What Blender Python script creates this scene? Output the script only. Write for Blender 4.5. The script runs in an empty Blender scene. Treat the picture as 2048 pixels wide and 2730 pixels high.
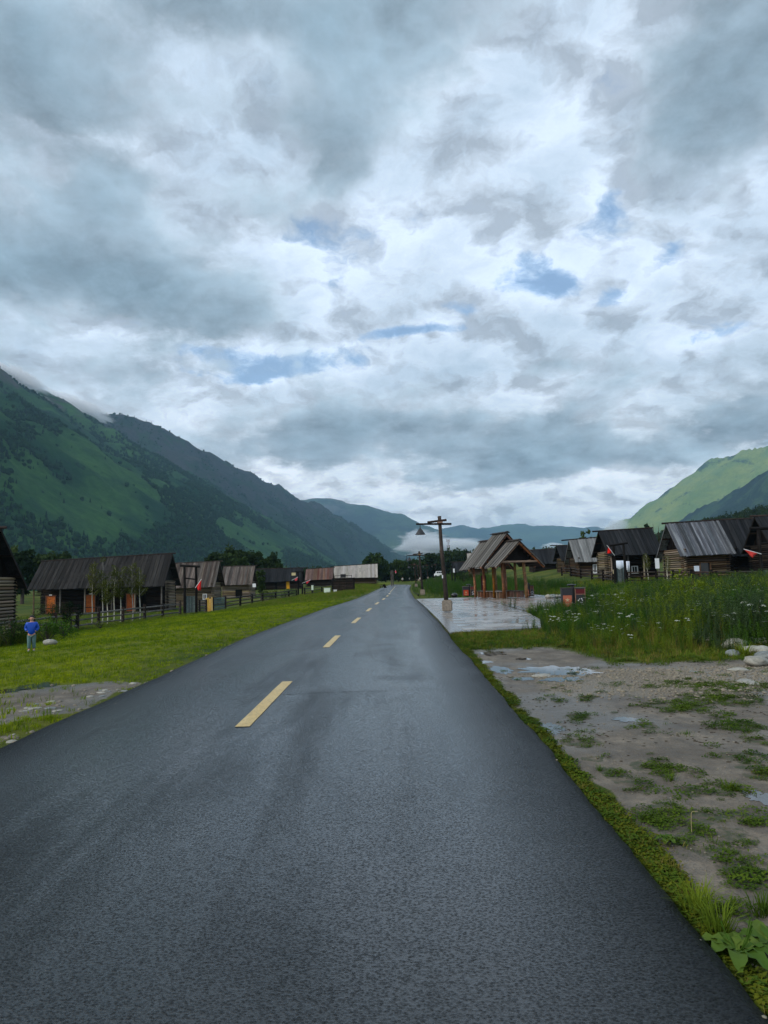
import bpy, bmesh, math, random
import numpy as np
from mathutils import Vector, Matrix, Quaternion, Euler

scene = bpy.context.scene
rnd = random.Random(11)
R = math.radians

# ------------------------------------------------------------------ camera
CAM_H, PITCH, ROLL, FPX = 1.6, R(5.16), R(1.7), 1950.0
FW = Vector((0, math.cos(PITCH), math.sin(PITCH)))
WR = Vector((1, 0, 0)); WU = WR.cross(FW)
CR = WR * math.cos(ROLL) - WU * math.sin(ROLL)
CU = WU * math.cos(ROLL) + WR * math.sin(ROLL)
CAMP = Vector((0, 0, CAM_H))
cam_d = bpy.data.cameras.new("camera")
cam = bpy.data.objects.new("camera", cam_d)
scene.collection.objects.link(cam)
cam.matrix_world = Matrix(((CR.x, CU.x, -FW.x, 0), (CR.y, CU.y, -FW.y, 0), (CR.z, CU.z, -FW.z, CAM_H), (0, 0, 0, 1)))
cam_d.sensor_fit = 'VERTICAL'; cam_d.sensor_height = 24.0
cam_d.lens = 24.0 * FPX / 2730.0
cam_d.clip_start = 0.05; cam_d.clip_end = 60000
scene.camera = cam

def ray(px, py):
    return (FW + CR * ((px - 1024) / FPX) + CU * ((1365 - py) / FPX))
def at(px, py, Y):
    d = ray(px, py); return CAMP + d * (Y / d.y)
def gnd(px, py, z=0.0):
    d = ray(px, py); return CAMP + d * ((z - CAM_H) / d.z)

# ------------------------------------------------------------------ world, sun, exposure
SUN_EL, SUN_AZ = R(34), R(238)          # azimuth clockwise from +Y
sun_dir = Vector((math.sin(SUN_AZ) * math.cos(SUN_EL), math.cos(SUN_AZ) * math.cos(SUN_EL), math.sin(SUN_EL)))
scene.view_settings.view_transform = 'Standard'
scene.view_settings.look = 'None'
scene.view_settings.exposure = 0.0
scene.view_settings.gamma = 1.0
scene.view_settings.use_curve_mapping = False

world = bpy.data.worlds.new("World"); scene.world = world; world.use_nodes = True
class NT:
    def __init__(s, tree): s.t = tree; s.n = tree.nodes; s.l = tree.links
    def node(s, typ, **kw):
        n = s.n.new(typ)
        for k, v in kw.items(): setattr(n, k, v)
        return n
    def put(s, sock, v):
        if v is None: return
        if isinstance(v, bpy.types.NodeSocket): s.l.new(v, sock)
        elif isinstance(v, (int, float)):
            try: sock.default_value = v
            except TypeError: sock.default_value = (v, v, v) if len(sock.default_value) == 3 else (v, v, v, 1)
        else:
            v = tuple(v)
            if len(sock.default_value) == 4 and len(v) == 3: v = v + (1,)
            sock.default_value = v
    def m(s, op, a, b=None, c=None, clamp=False):
        n = s.node('ShaderNodeMath', operation=op, use_clamp=clamp)
        for i, v in enumerate((a, b, c)): s.put(n.inputs[i], v)
        return n.outputs[0]
    def v(s, op, a, b=None, sc=None):
        n = s.node('ShaderNodeVectorMath', operation=op)
        s.put(n.inputs[0], a); s.put(n.inputs[1], b)
        if sc is not None: s.put(n.inputs['Scale'], sc)
        return n.outputs['Value'] if op in ('DOT_PRODUCT', 'LENGTH') else n.outputs[0]
    def comb(s, x, y, z):
        n = s.node('ShaderNodeCombineXYZ')
        for i, q in enumerate((x, y, z)): s.put(n.inputs[i], q)
        return n.outputs[0]
    def sep(s, v):
        n = s.node('ShaderNodeSeparateXYZ'); s.put(n.inputs[0], v); return n.outputs
    def noise(s, vec, scale, detail=4, rough=.5, dist=0.0, col=False, lac=2.0):
        n = s.node('ShaderNodeTexNoise'); n.noise_dimensions = '3D'
        s.put(n.inputs['Vector'], vec); s.put(n.inputs['Scale'], scale); s.put(n.inputs['Detail'], detail)
        s.put(n.inputs['Roughness'], rough); s.put(n.inputs['Distortion'], dist); s.put(n.inputs['Lacunarity'], lac)
        return n.outputs['Color' if col else 'Fac']
    def voro(s, vec, scale, feature='F1', out='Distance', rand=1.0):
        n = s.node('ShaderNodeTexVoronoi', feature=feature)
        s.put(n.inputs['Vector'], vec); s.put(n.inputs['Scale'], scale); s.put(n.inputs['Randomness'], rand)
        return n.outputs[out]
    def ramp(s, f, stops, interp='LINEAR'):
        n = s.node('ShaderNodeValToRGB'); cr = n.color_ramp; cr.interpolation = interp
        while len(cr.elements) < len(stops): cr.elements.new(.5)
        for e, (p, c) in zip(cr.elements, stops):
            e.position = p; e.color = (c, c, c, 1) if isinstance(c, (int, float)) else tuple(c) + (1,)
        s.put(n.inputs[0], f); return n.outputs[0]
    def mr(s, f, a, b, c=0., d=1., smooth=False):
        n = s.node('ShaderNodeMapRange'); n.interpolation_type = 'SMOOTHSTEP' if smooth else 'LINEAR'
        s.put(n.inputs[0], f)
        for i, q in enumerate((a, b, c, d)): s.put(n.inputs[i + 1], q)
        return n.outputs[0]
    def mix(s, f, a, b, mode='MIX'):
        n = s.node('ShaderNodeMix', data_type='RGBA', blend_type=mode)
        s.put(n.inputs[0], f); s.put(n.inputs[6], a); s.put(n.inputs[7], b); return n.outputs[2]

def build_sky():
    w = NT(world.node_tree); w.n.clear()
    out = w.node('ShaderNodeOutputWorld')
    sky = w.node('ShaderNodeTexSky', sky_type='NISHITA', sun_disc=False)
    sky.sun_elevation = SUN_EL; sky.sun_rotation = SUN_AZ; sky.air_density = 1.0; sky.dust_density = .6; sky.ozone_density = 2.0
    bg1 = w.node('ShaderNodeBackground'); w.put(bg1.inputs[0], sky.outputs[0]); bg1.inputs[1].default_value = 0.15
    d = w.node('ShaderNodeTexCoord').outputs['Generated']
    x, y, z = w.sep(d)
    zc = w.m('ADD', w.m('MAXIMUM', z, 0.0), 0.34)
    q = w.comb(w.m('DIVIDE', x, zc), w.m('DIVIDE', y, zc), 0.0)
    wc = w.noise(q, 2.2, 6, .6, col=True)
    wv = w.v('SUBTRACT', wc, (.5, .5, .5))
    ae = w.v('ADD', w.comb(w.m('ARCTAN2', x, y), w.m('ARCSINE', z), 0.0), w.v('MULTIPLY', wv, (.26, .15, 0)))
    # cloud banks of this sky: (pixel x, pixel y, radius x, radius y, thickness added)
    dark = [(150, 330, 430, 270, .36), (1080, 140, 330, 160, .42), (1850, 230, 300, 230, .46), (260, 735, 520, 95, .52),
            (900, 480, 120, 130, .30), (1650, 1190, 700, 80, .44), (1000, 1180, 420, 55, .30), (330, 1000, 430, 85, .30),
            (60, 580, 240, 110, .26), (1500, 985, 420, 35, .16), (620, 0, 380, 100, .40), (1350, -60, 600, 110, .30), (100, 60, 260, 160, .25), (300, 480, 130, 70, .22), (1100, 1050, 130, 40, .22),
            (740, 160, 190, 120, -.30), (560, 440, 320, 75, -.26), (1300, 480, 380, 200, -.28), (1420, 310, 150, 120, -.2), (900, 720, 300, 150, -.3),
            (1400, 800, 620, 110, -.3), (900, 1010, 330, 70, -.22), (1200, 1350, 1000, 75, -.55)]
    gaps = [(750, 955, 230, 55, .80), (1090, 872, 150, 30, .58), (1440, 735, 120, 40, .50), (1640, 775, 130, 36, .48), (1380, 700, 100, 60, .4), (1600, 570, 110, 110, .48), (1970, 850, 140, 40, .46),
            (900, 740, 240, 120, .30), (520, 880, 140, 50, .46), (1810, 670, 110, 50, .40), (1290, 800, 90, 26, .36), (650, 1000, 70, 30, .5), (1000, 610, 120, 60, .3)]
    def bankfield(lst, src):
        acc = None
        for (cx, cy, rx, ry, am) in lst:
            dv = ray(cx, cy).normalized()
            az, el = math.atan2(dv.x, dv.y), math.asin(dv.z)
            k = 1 / math.hypot(1, (cx - 1024) / FPX, (cy - 1365) / FPX)
            o = w.v('MULTIPLY', w.v('SUBTRACT', src, (az, el, 0)), (FPX / (rx * k), FPX / (ry * k), 0))
            e = w.m('POWER', 0.3679, w.v('DOT_PRODUCT', o, o))
            acc = w.m('MULTIPLY', e, am) if acc is None else w.m('MULTIPLY_ADD', e, am, acc)
        return acc
    def nz(vec, sc, det, ro, col=False):
        n = w.node('ShaderNodeTexNoise'); n.noise_dimensions = '2D'
        w.put(n.inputs['Vector'], vec); w.put(n.inputs['Scale'], sc); w.put(n.inputs['Detail'], det); w.put(n.inputs['Roughness'], ro)
        return n.outputs['Color' if col else 'Fac']
    def puff(vec, sc):
        n = w.node('ShaderNodeTexVoronoi', feature='F1', normalize=True); n.voronoi_dimensions = '2D'
        w.put(n.inputs['Vector'], vec); w.put(n.inputs['Scale'], sc); w.put(n.inputs['Detail'], 3.0); w.put(n.inputs['Roughness'], .5)
        dd_ = n.outputs['Distance']; return w.m('MULTIPLY', dd_, w.m('ADD', .35, dd_))
    o1 = (.03, -.055, 0)
    qs = w.v('ADD', q, w.v('SCALE', wv, sc=.12))
    qv = w.v('ADD', qs, w.v('SCALE', w.v('SUBTRACT', nz(q, 7.5, 5, .62, True), (.5, .5, .5)), sc=.085))
    qv1 = w.v('ADD', qv, o1)
    # upper, bright broken layer
    a1 = nz(w.v('ADD', qv, (11.3, 4.1, 0)), 4.3, 12, .66); a2 = nz(w.v('ADD', qv1, (11.3, 4.1, 0)), 4.3, 12, .66)
    pA = puff(qv, 6.2); pA2 = puff(qv1, 6.2)
    dA = w.m('MULTIPLY_ADD', w.m('SUBTRACT', a1, .5), 1.25, .60)
    dA = w.m('MULTIPLY_ADD', w.m('SUBTRACT', .30, pA), .85, dA)
    dA = w.m('SUBTRACT', dA, bankfield(gaps, ae))
    cover = w.mr(dA, .0, .40, 0.22, 1.0, smooth=True)
    cover = w.m('MAXIMUM', cover, w.mr(z, .10, .02, 0, .95, smooth=True))
    rA = w.m('ADD', w.m('MULTIPLY', w.m('SUBTRACT', a1, a2), 1.9), w.m('MULTIPLY', w.m('SUBTRACT', pA2, pA), 1.9))
    colA = w.ramp(dA, [(.1, (.50, .72, 1.0)), (.30, (.68, .79, .93)), (.52, (.60, .70, .82)), (.72, (.50, .60, .715)), (1.05, (.37, .47, .575))])
    colA = w.v('SCALE', colA, sc=w.m('MINIMUM', 1.16, w.m('MAXIMUM', .62, w.m('ADD', 1.0, w.m('MULTIPLY', rA, w.mr(dA, .1, .4, .3, 1.))))))
    hz = w.mr(z, .05, .30, 1.0, 0.0, smooth=True); colA = w.mix(hz, colA, w.v('MULTIPLY', colA, (1.75, 1.55, 1.38)))
    # lower, grey heaps drifting in front of it
    b1 = nz(qs, 2.7, 12, .66); b2 = nz(w.v('ADD', qs, o1), 2.7, 12, .66)
    pB = puff(w.v('ADD', qv, (5.5, 2.2, 0)), 4.0); pB2 = puff(w.v('ADD', qv1, (5.5, 2.2, 0)), 4.0)
    dB = w.m('MULTIPLY_ADD', w.m('SUBTRACT', b1, .5), 1.35, .33)
    dB = w.m('MULTIPLY_ADD', w.m('SUBTRACT', .30, pB), .75, dB)
    dB = w.m('ADD', dB, bankfield(dark, ae))
    aB = w.mr(dB, .33, .66, 0., 1., smooth=True)
    rB = w.m('ADD', w.m('MULTIPLY', w.m('SUBTRACT', b1, b2), 2.0), w.m('MULTIPLY', w.m('SUBTRACT', pB2, pB), 1.8))
    colB = w.ramp(dB, [(.30, (.62, .71, .80)), (.46, (.46, .555, .64)), (.70, (.30, .39, .465)), (1.1, (.215, .30, .365))])
    colB = w.v('SCALE', colB, sc=w.m('MAXIMUM', .6, w.m('ADD', 1.0, w.m('MULTIPLY', rB, .9))))
    colB = w.mix(hz, colB, w.v('MULTIPLY', colB, (1.22, 1.12, 1.06)))
    cl = w.mix(aB, colA, colB)
    bg2 = w.node('ShaderNodeBackground'); w.put(bg2.inputs[0], cl); bg2.inputs[1].default_value = 1.2
    cov = w.m('MAXIMUM', cover, aB)
    mx = w.node('ShaderNodeMixShader'); w.put(mx.inputs[0], cov)
    w.l.new(bg1.outputs[0], mx.inputs[1]); w.l.new(bg2.outputs[0], mx.inputs[2]); w.l.new(mx.outputs[0], out.inputs[0])
build_sky()
world.cycles.sampling_method = 'MANUAL'; world.cycles.sample_map_resolution = 512

sd = bpy.data.lights.new("sun", 'SUN'); sun = bpy.data.objects.new("sun", sd); scene.collection.objects.link(sun)
sd.energy = 2.3; sd.angle = R(14); sd.color = (1.0, .93, .82)
sun.rotation_euler = sun_dir.to_track_quat('Z', 'Y').to_euler()

cy = scene.cycles
cy.use_denoising = True
cy.max_bounces = 6; cy.diffuse_bounces = 2; cy.glossy_bounces = 3; cy.transmission_bounces = 4; cy.transparent_max_bounces = 6; cy.volume_bounces = 2
cy.sample_clamp_indirect = 6

# ------------------------------------------------------------------ helpers
COL = scene.collection
def link(name, me, parent=None, loc=None):
    o = bpy.data.objects.new(name, me); COL.objects.link(o)
    if parent is not None: o.parent = parent
    if loc is not None: o.location = loc
    return o
def thing(name, label, cat, loc=(0, 0, 0), rz=0.0, group=None):
    o = link(name, None, None, loc); o.rotation_euler = (0, 0, rz); o.empty_display_size = .2
    return tag(o, label, cat, group)
def tag(o, label=None, cat=None, group=None, kind=None):
    for k, v in (('label', label), ('category', cat), ('group', group), ('kind', kind)):
        if v: o[k] = v
    return o
class MB:
    def __init__(s): s.v = []; s.f = []
    def box(s, c, d, M=None):
        i = len(s.v)
        for a in (-.5, .5):
            for b in (-.5, .5):
                for e in (-.5, .5):
                    p = Vector((a * d[0], b * d[1], e * d[2]))
                    if M is not None: p = M @ p
                    s.v.append((p.x + c[0], p.y + c[1], p.z + c[2]))
        for q in ((0, 1, 3, 2), (4, 6, 7, 5), (0, 4, 5, 1), (2, 3, 7, 6), (0, 2, 6, 4), (1, 5, 7, 3)):
            s.f.append(tuple(i + k for k in q))
        return s
    def beam(s, p0, p1, w, h, up=(0, 0, 1)):
        p0, p1 = Vector(p0), Vector(p1); d = (p1 - p0); L = d.length; d.normalize()
        u = Vector(up); x = d.cross(u)
        if x.length < 1e-4: x = Vector((1, 0, 0))
        x.normalize(); z = x.cross(d)
        M = Matrix((x, d, z)).transposed()
        return s.box((p0 + p1) / 2, (w, L, h), M)
    def tube(s, pts, rads, n=8, cap=True):
        pts = [Vector(p) for p in pts]; base = len(s.v)
        if not isinstance(rads, (list, tuple)): rads = [rads] * len(pts)
        for k, p in enumerate(pts):
            d = (pts[min(k + 1, len(pts) - 1)] - pts[max(k - 1, 0)]).normalized()
            x = d.cross(Vector((.13, .97, .2)));
            if x.length < .1: x = d.cross(Vector((1, 0, 0)))
            x.normalize(); y = d.cross(x)
            for j in range(n):
                a = 2 * math.pi * j / n
                q = p + (x * math.cos(a) + y * math.sin(a)) * rads[k]
                s.v.append(tuple(q))
        for k in range(len(pts) - 1):
            for j in range(n):
                a = base + k * n + j; b = base + k * n + (j + 1) % n
                s.f.append((a, b, b + n, a + n))
        if cap:
            s.f.append(tuple(base + j for j in range(n))[::-1])
            s.f.append(tuple(base + (len(pts) - 1) * n + j for j in range(n)))
        return s
    def lathe(s, prof, n=14, c=(0, 0, 0)):
        base = len(s.v)
        for (r, z) in prof:
            for j in range(n):
                a = 2 * math.pi * j / n
                s.v.append((c[0] + r * math.cos(a), c[1] + r * math.sin(a), c[2] + z))
        for k in range(len(prof) - 1):
            for j in range(n):
                a = base + k * n + j; b = base + k * n + (j + 1) % n
                s.f.append((a, b, b + n, a + n))
        return s
    def quad(s, a, b, c, d):
        i = len(s.v); s.v += [tuple(a), tuple(b), tuple(c), tuple(d)]; s.f.append((i, i + 1, i + 2, i + 3)); return s
    def tri(s, a, b, c):
        i = len(s.v); s.v += [tuple(a), tuple(b), tuple(c)]; s.f.append((i, i + 1, i + 2)); return s
    def mesh(s, name, mat=None, smooth=False):
        me = bpy.data.meshes.new(name); me.from_pydata(s.v, [], s.f); me.update()
        if mat: me.materials.append(mat)
        if smooth: me.polygons.foreach_set('use_smooth', [True] * len(me.polygons))
        return me
    def build(s, name, mat, parent=None, loc=None, smooth=False):
        return link(name, s.mesh(name, mat, smooth), parent, loc)

def np_mesh(name, V, F, mat=None, smooth=False):
    me = bpy.data.meshes.new(name)
    V = np.asarray(V, np.float32); F = np.asarray(F, np.int32); k = F.shape[1]
    me.vertices.add(len(V)); me.vertices.foreach_set('co', V.ravel())
    me.loops.add(F.size); me.loops.foreach_set('vertex_index', F.ravel())
    me.polygons.add(len(F)); me.polygons.foreach_set('loop_start', np.arange(0, F.size, k, dtype=np.int32))
    me.polygons.foreach_set('loop_total', np.full(len(F), k, np.int32))
    if smooth: me.polygons.foreach_set('use_smooth', np.ones(len(F), bool))
    me.update(calc_edges=True)
    if mat: me.materials.append(mat)
    return me
def attr(me, name, vals):
    a = me.attributes.new(name, 'FLOAT', 'POINT'); a.data.foreach_set('value', np.asarray(vals, np.float32).ravel())

def _h(xi, yi, seed):
    h = (xi.astype(np.int64) * 374761393 + yi.astype(np.int64) * 668265263 + seed * 974634737) & 0xffffffff
    h = ((h ^ (h >> 13)) * 1274126177) & 0xffffffff
    h = ((h ^ (h >> 15)) * 2246822519) & 0xffffffff
    return ((h ^ (h >> 16)) & 0xffffff) / float(0x1000000)
def vn(x, y, seed=0):
    x = np.asarray(x, float); y = np.asarray(y, float)
    xi = np.floor(x); yi = np.floor(y); fx = x - xi; fy = y - yi
    fx = fx ** 3 * (fx * (fx * 6 - 15) + 10); fy = fy ** 3 * (fy * (fy * 6 - 15) + 10)
    a = _h(xi, yi, seed); b = _h(xi + 1, yi, seed); c = _h(xi, yi + 1, seed); d = _h(xi + 1, yi + 1, seed)
    return (a + (b - a) * fx) * (1 - fy) + (c + (d - c) * fx) * fy
def fbm(x, y, seed=0, oct=5, gain=.5):
    s = 0; a = 1; t = 0
    for o in range(oct):
        s = s + a * vn(x * 2 ** o + 17.3 * o, y * 2 ** o - 9.1 * o, seed + o); t += a; a *= gain
    return s / t
def sst(x, a, b):
    t = np.clip((np.asarray(x, float) - a) / (b - a), 0, 1); return t * t * (3 - 2 * t)

# ------------------------------------------------------------------ materials
MATS = {}
def newmat(name):
    m = bpy.data.materials.new(name); m.use_nodes = True; t = NT(m.node_tree); t.n.clear()
    o = t.node('ShaderNodeOutputMaterial'); MATS[name] = m; return m, t, o
def principled(t, o, color, rough=.8, spec=.5, normal=None, metal=0.):
    p = t.node('ShaderNodeBsdfPrincipled')
    t.put(p.inputs['Base Color'], color); t.put(p.inputs['Roughness'], rough); t.put(p.inputs['Metallic'], metal)
    t.put(p.inputs['Specular IOR Level'], spec)
    if normal is not None: t.l.new(normal, p.inputs['Normal'])
    t.l.new(p.outputs[0], o.inputs['Surface']); return p
def bump(t, h, strength=.5, dist=.02, normal=None):
    b = t.node('ShaderNodeBump'); t.put(b.inputs['Height'], h); t.put(b.inputs['Strength'], strength); t.put(b.inputs['Distance'], dist)
    if normal is not None: t.l.new(normal, b.inputs['Normal'])
    return b.outputs[0]
def tc(t, which='Object'): return t.node('ShaderNodeTexCoord').outputs[which]
def pos(t): return t.node('ShaderNodeNewGeometry').outputs['Position']
def orand(t): return t.node('ShaderNodeObjectInfo').outputs['Random']
def at_(t, name):
    n = t.node('ShaderNodeAttribute', attribute_name=name); return n.outputs['Fac']
def hsvj(t, col, r, dv=.5, dh=.03, ds=.2):
    n = t.node('ShaderNodeHueSaturation'); t.put(n.inputs['Color'], col)
    t.put(n.inputs['Value'], t.mr(r, 0, 1, 1 - dv, 1 + dv))
    r2 = t.m('FRACT', t.m('MULTIPLY', r, 7.31)); t.put(n.inputs['Hue'], t.mr(r2, 0, 1, .5 - dh, .5 + dh))
    r3 = t.m('FRACT', t.m('MULTIPLY', r, 13.7)); t.put(n.inputs['Saturation'], t.mr(r3, 0, 1, 1 - ds, 1 + ds))
    return n.outputs[0]
def wood(name, base, dv=.4, rough=.75, sx=(40, 3, 40), bstr=.4, contrast=.45, light=None, spec=.3, ds=.3):
    """weathered timber, grain along local Y"""
    m, t, o = newmat(name)
    r = orand(t)
    c = t.v('ADD', t.v('MULTIPLY', tc(t), sx), t.v('SCALE', (13., 7., 5.), sc=t.m('MULTIPLY', r, 40.)))
    n = t.noise(c, 1.0, 6, .65, 1.2)
    n2 = t.noise(t.v('MULTIPLY', c, (.15, .6, .15)), 1.0, 4, .6)
    f = t.m('ADD', t.m('MULTIPLY', n, .7), t.m('MULTIPLY', n2, .5))
    b = Vector(base); lt = Vector(light) if light else b * (1 + contrast * 1.6)
    col = t.ramp(f, [(.35, tuple(b * (1 - contrast))), (.58, tuple(b)), (.82, tuple(lt))])
    col = hsvj(t, col, r, dv, .02 if ds > .1 else .004, ds)
    principled(t, o, col, t.mr(n, .3, .7, rough - .15, rough + .12), spec, bump(t, n, bstr, .012))
    return m
def plain(name, color, rough=.6, spec=.4, var=.15, metal=0., nscale=30):
    m, t, o = newmat(name)
    n = t.noise(tc(t), nscale, 5, .6)
    col = t.mix(t.mr(n, .3, .7), tuple(Vector(color) * (1 - var)), tuple(Vector(color) * (1 + var)))
    principled(t, o, hsvj(t, col, orand(t), .12, .01, .1), rough, spec, bump(t, n, .12, .01), metal); return m
# ------------------------------------------------------------------ road geometry
def ground_line(px, z=0.0): return np.array([tuple(gnd(x, y, z))[:2] for x, y in px])
RL = ground_line([(0, 1996), (358, 1836), (654, 1701), (860, 1625), (950, 1597), (981.7, 1583.7), (1013, 1569), (1041, 1559)])
RR = ground_line([(2035, 2690), (1730, 2322), (1420, 1950), (1201, 1700), (1164, 1652), (1129, 1616), (1106, 1596), (1096, 1580.5), (1092, 1570), (1097, 1559)])
RC = ground_line([(654, 1929), (772, 1811), (872, 1723), (901, 1694), (938, 1664), (977, 1631), (996, 1615), (1009, 1606), (1019, 1600), (1025, 1595.7), (1031, 1590.6), (1036, 1586), (1039, 1582), (1043, 1576), (1055, 1562)], .055)
def extend(P):
    d0 = (P[1] - P[0]); d0 /= np.linalg.norm(d0)
    return np.vstack([P[0] - d0 * (P[0][1] + 25) / d0[1], P])
RL, RR, RC = extend(RL), extend(RR), extend(RC)
ROAD_END = 205.0
tail = np.array([[9, 215], [22, 240], [45, 268], [80, 290]])
def trim(P):
    return P[P[:, 1] < ROAD_END - 10]
RL = np.vstack([trim(RL), tail + [[-2.6, 2.0]]]); RR = np.vstack([trim(RR), tail + [[2.6, -2.0]]])
def xl(y): return np.interp(y, RL[:, 1], RL[:, 0])
def xr(y): return np.interp(y, RR[:, 1], RR[:, 0])

MUD_L = [(120, 1850, 190, 34), (240, 1862, 130, 30), (60, 1880, 90, 40), (330, 1826, 70, 12), (20, 1965, 70, 22)]   # bare earth at the left verge (pixel ellipses)
PATCH = [(1245, 1540, 30, 9), (1262, 1592, 34, 10), (1335, 1662, 36, 16), (1400, 1640, 26, 9), (1440, 1645, 46, 16), (1300, 1630, 26, 9), (1375, 1690, 36, 12),
         (1430, 1742, 66, 26), (1500, 1697, 26, 9), (1478, 1520, 70, 14), (1560, 1500, 80, 16), (1540, 1808, 92, 30), (1445, 1772, 60, 20), (1500, 1750, 70, 24), (1625, 1872, 70, 44),
         (1600, 1625, 60, 16), (1565, 1690, 60, 16), (1640, 1660, 50, 20), (1590, 1940, 56, 22), (1640, 2010, 40, 60), (1585, 2060, 40, 30), (1180, 1625, 20, 8), (1265, 1500, 26, 6), (1390, 1560, 20, 6),
         (1590, 1560, 60, 14), (1640, 1590, 40, 14), (1510, 1470, 60, 10), (1600, 1475, 70, 12), (1610, 1750, 50, 18), (1215, 1690, 22, 10)]   # in overview pixels
OV = 2048 / 1659.0
def ell_ground(cx, cy, rx, ry):
    c = gnd(cx, cy); e = gnd(cx + rx, cy); u = gnd(cx, cy - ry); d = gnd(cx, cy + ry)
    return (c.x, (u.y + d.y) / 2, abs(e.x - c.x), abs(u.y - d.y) / 2)
PATCHG = [ell_ground(a * OV, b * OV, c * OV, d * OV) for a, b, c, d in PATCH]
MUDLG = [ell_ground(*q) for q in MUD_L]

def gz(x, y):
    x = np.asarray(x, float); y = np.asarray(y, float)
    dL = xl(y) - x; dR = x - xr(y)
    z = -1.3 * sst(dL, 0.0, 22) * (1 - sst(y, 95, 170)) + .35 * sst(dL, 1, 6) * sst(y, 120, 175)
    rise = .42 * sst(y, 12, 40) + .028 * np.clip(y - 55, 0, 120)
    z = z + sst(dR, 8, 26) * rise
    bank = sst(dR, .2, 3)
    z = z - .05 + .03 * (fbm(x * .35, y * .35, 5, 3) - .5) * 2 * sst(np.maximum(dL, dR), .2, 1.5)
    z = z + .5 * (fbm(x * .03, y * .03, 9, 3) - .5) * sst(np.maximum(dL, dR), 6, 40)
    z = z + 3.2 * np.exp(-((x - 24) / 12) ** 2 - ((y - 185) / 30) ** 2)
    plz = ((sst(dR, -1, .4) * (1 - sst(x, 10.5 + np.clip(y - 45, 0, 6) * .2, 14.))) * sst(y, 20.6, 21.8) * (1 - sst(y, 56, 59)))
    z = z * (1 - plz) + plz * (-.10)
    far = sst(np.hypot(x, y), 300, 900)
    return z * (1 - far) - 1.0 * far
def G(x, y): return float(gz(x, y))
def onground(px, py):
    """point of the ground sheet seen at a pixel (march along the ray)"""
    d = ray(px, py); t = 3.0; prev = 0
    while t < 400:
        p = CAMP + d * (t / d.y)
        if p.z < G(p.x, p.y): break
        prev = t; t *= 1.01
    return CAMP + d * (t / d.y)

# ------------------------------------------------------------------ ground sheet
def graded(lo, hi, segs):
    """segs: list of (start, end, step)"""
    out = []
    for a, b, st in segs:
        n = max(1, int(round((b - a) / st))); out += list(np.linspace(a, b, n, endpoint=False))
    out.append(segs[-1][1]); return np.array(out)
gxs = graded(0, 0, [(-7000, -1500, 500), (-1500, -300, 80), (-300, -60, 12), (-60, -22, 1.5), (-22, -8, .5), (-8, .8, .16), (.8, 7.5, .07), (7.5, 14, .25), (14, 40, .8), (40, 120, 4), (120, 400, 20), (400, 1500, 80), (1500, 7000, 500)])
gys = graded(0, 0, [(-300, -20, 20), (-20, 1.5, 1.2), (1.5, 9, .07), (9, 15, .12), (15, 32, .3), (32, 70, .9), (70, 230, 2.5), (230, 600, 15), (600, 2000, 80), (2000, 14000, 600)])
GX, GY = np.meshgrid(gxs, gys)
GZ = gz(GX, GY)
nx, ny = len(gxs), len(gys)
idx = np.arange(nx * ny).reshape(ny, nx)
GF = np.stack([idx[:-1, :-1], idx[:-1, 1:], idx[1:, 1:], idx[1:, :-1]], -1).reshape(-1, 4)
wx, wy = GX + .35 * (fbm(GX * 1.3, GY * 1.3, 31, 3) - .5), GY + .6 * (fbm(GX * 1.3, GY * 1.3, 37, 3) - .5)
dRv = wx - xr(wy); dLv = xl(wy) - wx
mud = sst(dRv, .06, .22) * (1 - sst(wy, 14.5, 18.5)) * (1 - .75 * sst(wx, 9, 14))
grass_band = sst(wy, 12.6, 14.2) * sst(wx, 3.3, 4.6)
mud = mud * (1 - grass_band)
for (cx, cyy, rx, ry) in MUDLG:
    mud = np.maximum(mud, sst(1.25 - np.hypot((wx - cx) / rx, (wy - cyy) / ry), 0, .35) * sst(dLv, .12, .35))
patch = np.zeros_like(GX)
for (cx, cyy, rx, ry) in PATCHG:
    patch = np.maximum(patch, sst(1.3 - np.hypot((wx - cx) / (rx * 1.05), (wy - cyy) / (ry * 1.1)), 0, .7))
patch = patch * (.35 + .9 * fbm(GX * 3.2, GY * 3.2, 71, 3))
gravel = sst(dRv, 2.0, 4.2) * sst(wy, 9.2, 10.2) * (1 - sst(wy, 12.2, 12.9)) * (1 - .4 * sst(wx, 14, 30))
gravel = np.maximum(gravel, .7 * sst(dRv, .3, 1.) * sst(wy, 9.0, 10.4) * (1 - sst(wy, 12.5, 13.2)))
wet = np.clip(sst(fbm(GX * .55, GY * .55, 55, 3), .38, .62), 0, 1)
lawn = sst(dLv, .3, 2) * (1 - sst(dLv, 9, 15))

m, t, o = newmat('ground')
P = pos(t)
a_mud, a_patch, a_grv, a_lawn, a_wet = (at_(t, k) for k in ('mud', 'patch', 'gravel', 'lawn', 'wet'))
nf = t.noise(P, 9.0, 6, .65); nm = t.noise(P, 1.7, 4, .6); nl = t.noise(P, .25, 4, .55); nff = t.noise(P, 60., 3, .6)
edge = t.m('MULTIPLY', t.m('SUBTRACT', nf, .5), .9)
mudm = t.mr(t.m('ADD', a_mud, edge), .38, .58, 0, 1)
patm = t.mr(t.m('ADD', a_patch, edge), .42, .56, 0, 1)
grvm = t.mr(t.m('ADD', a_grv, edge), .35, .7, 0, 1)
g1 = t.mix(t.mr(nm, .35, .65), (.085, .115, .008), (.17, .195, .012))
g2 = t.mix(t.mr(nl, .4, .62), t.mix(t.mr(nm, .3, .7), (.022, .052, .010), (.06, .095, .014)), (.115, .125, .018))
gcol = t.mix(a_lawn, g2, g1)
gcol = t.mix(t.mr(nff, .35, .7), t.mix(.45, gcol, (.02, .03, .006)), gcol)
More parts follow.
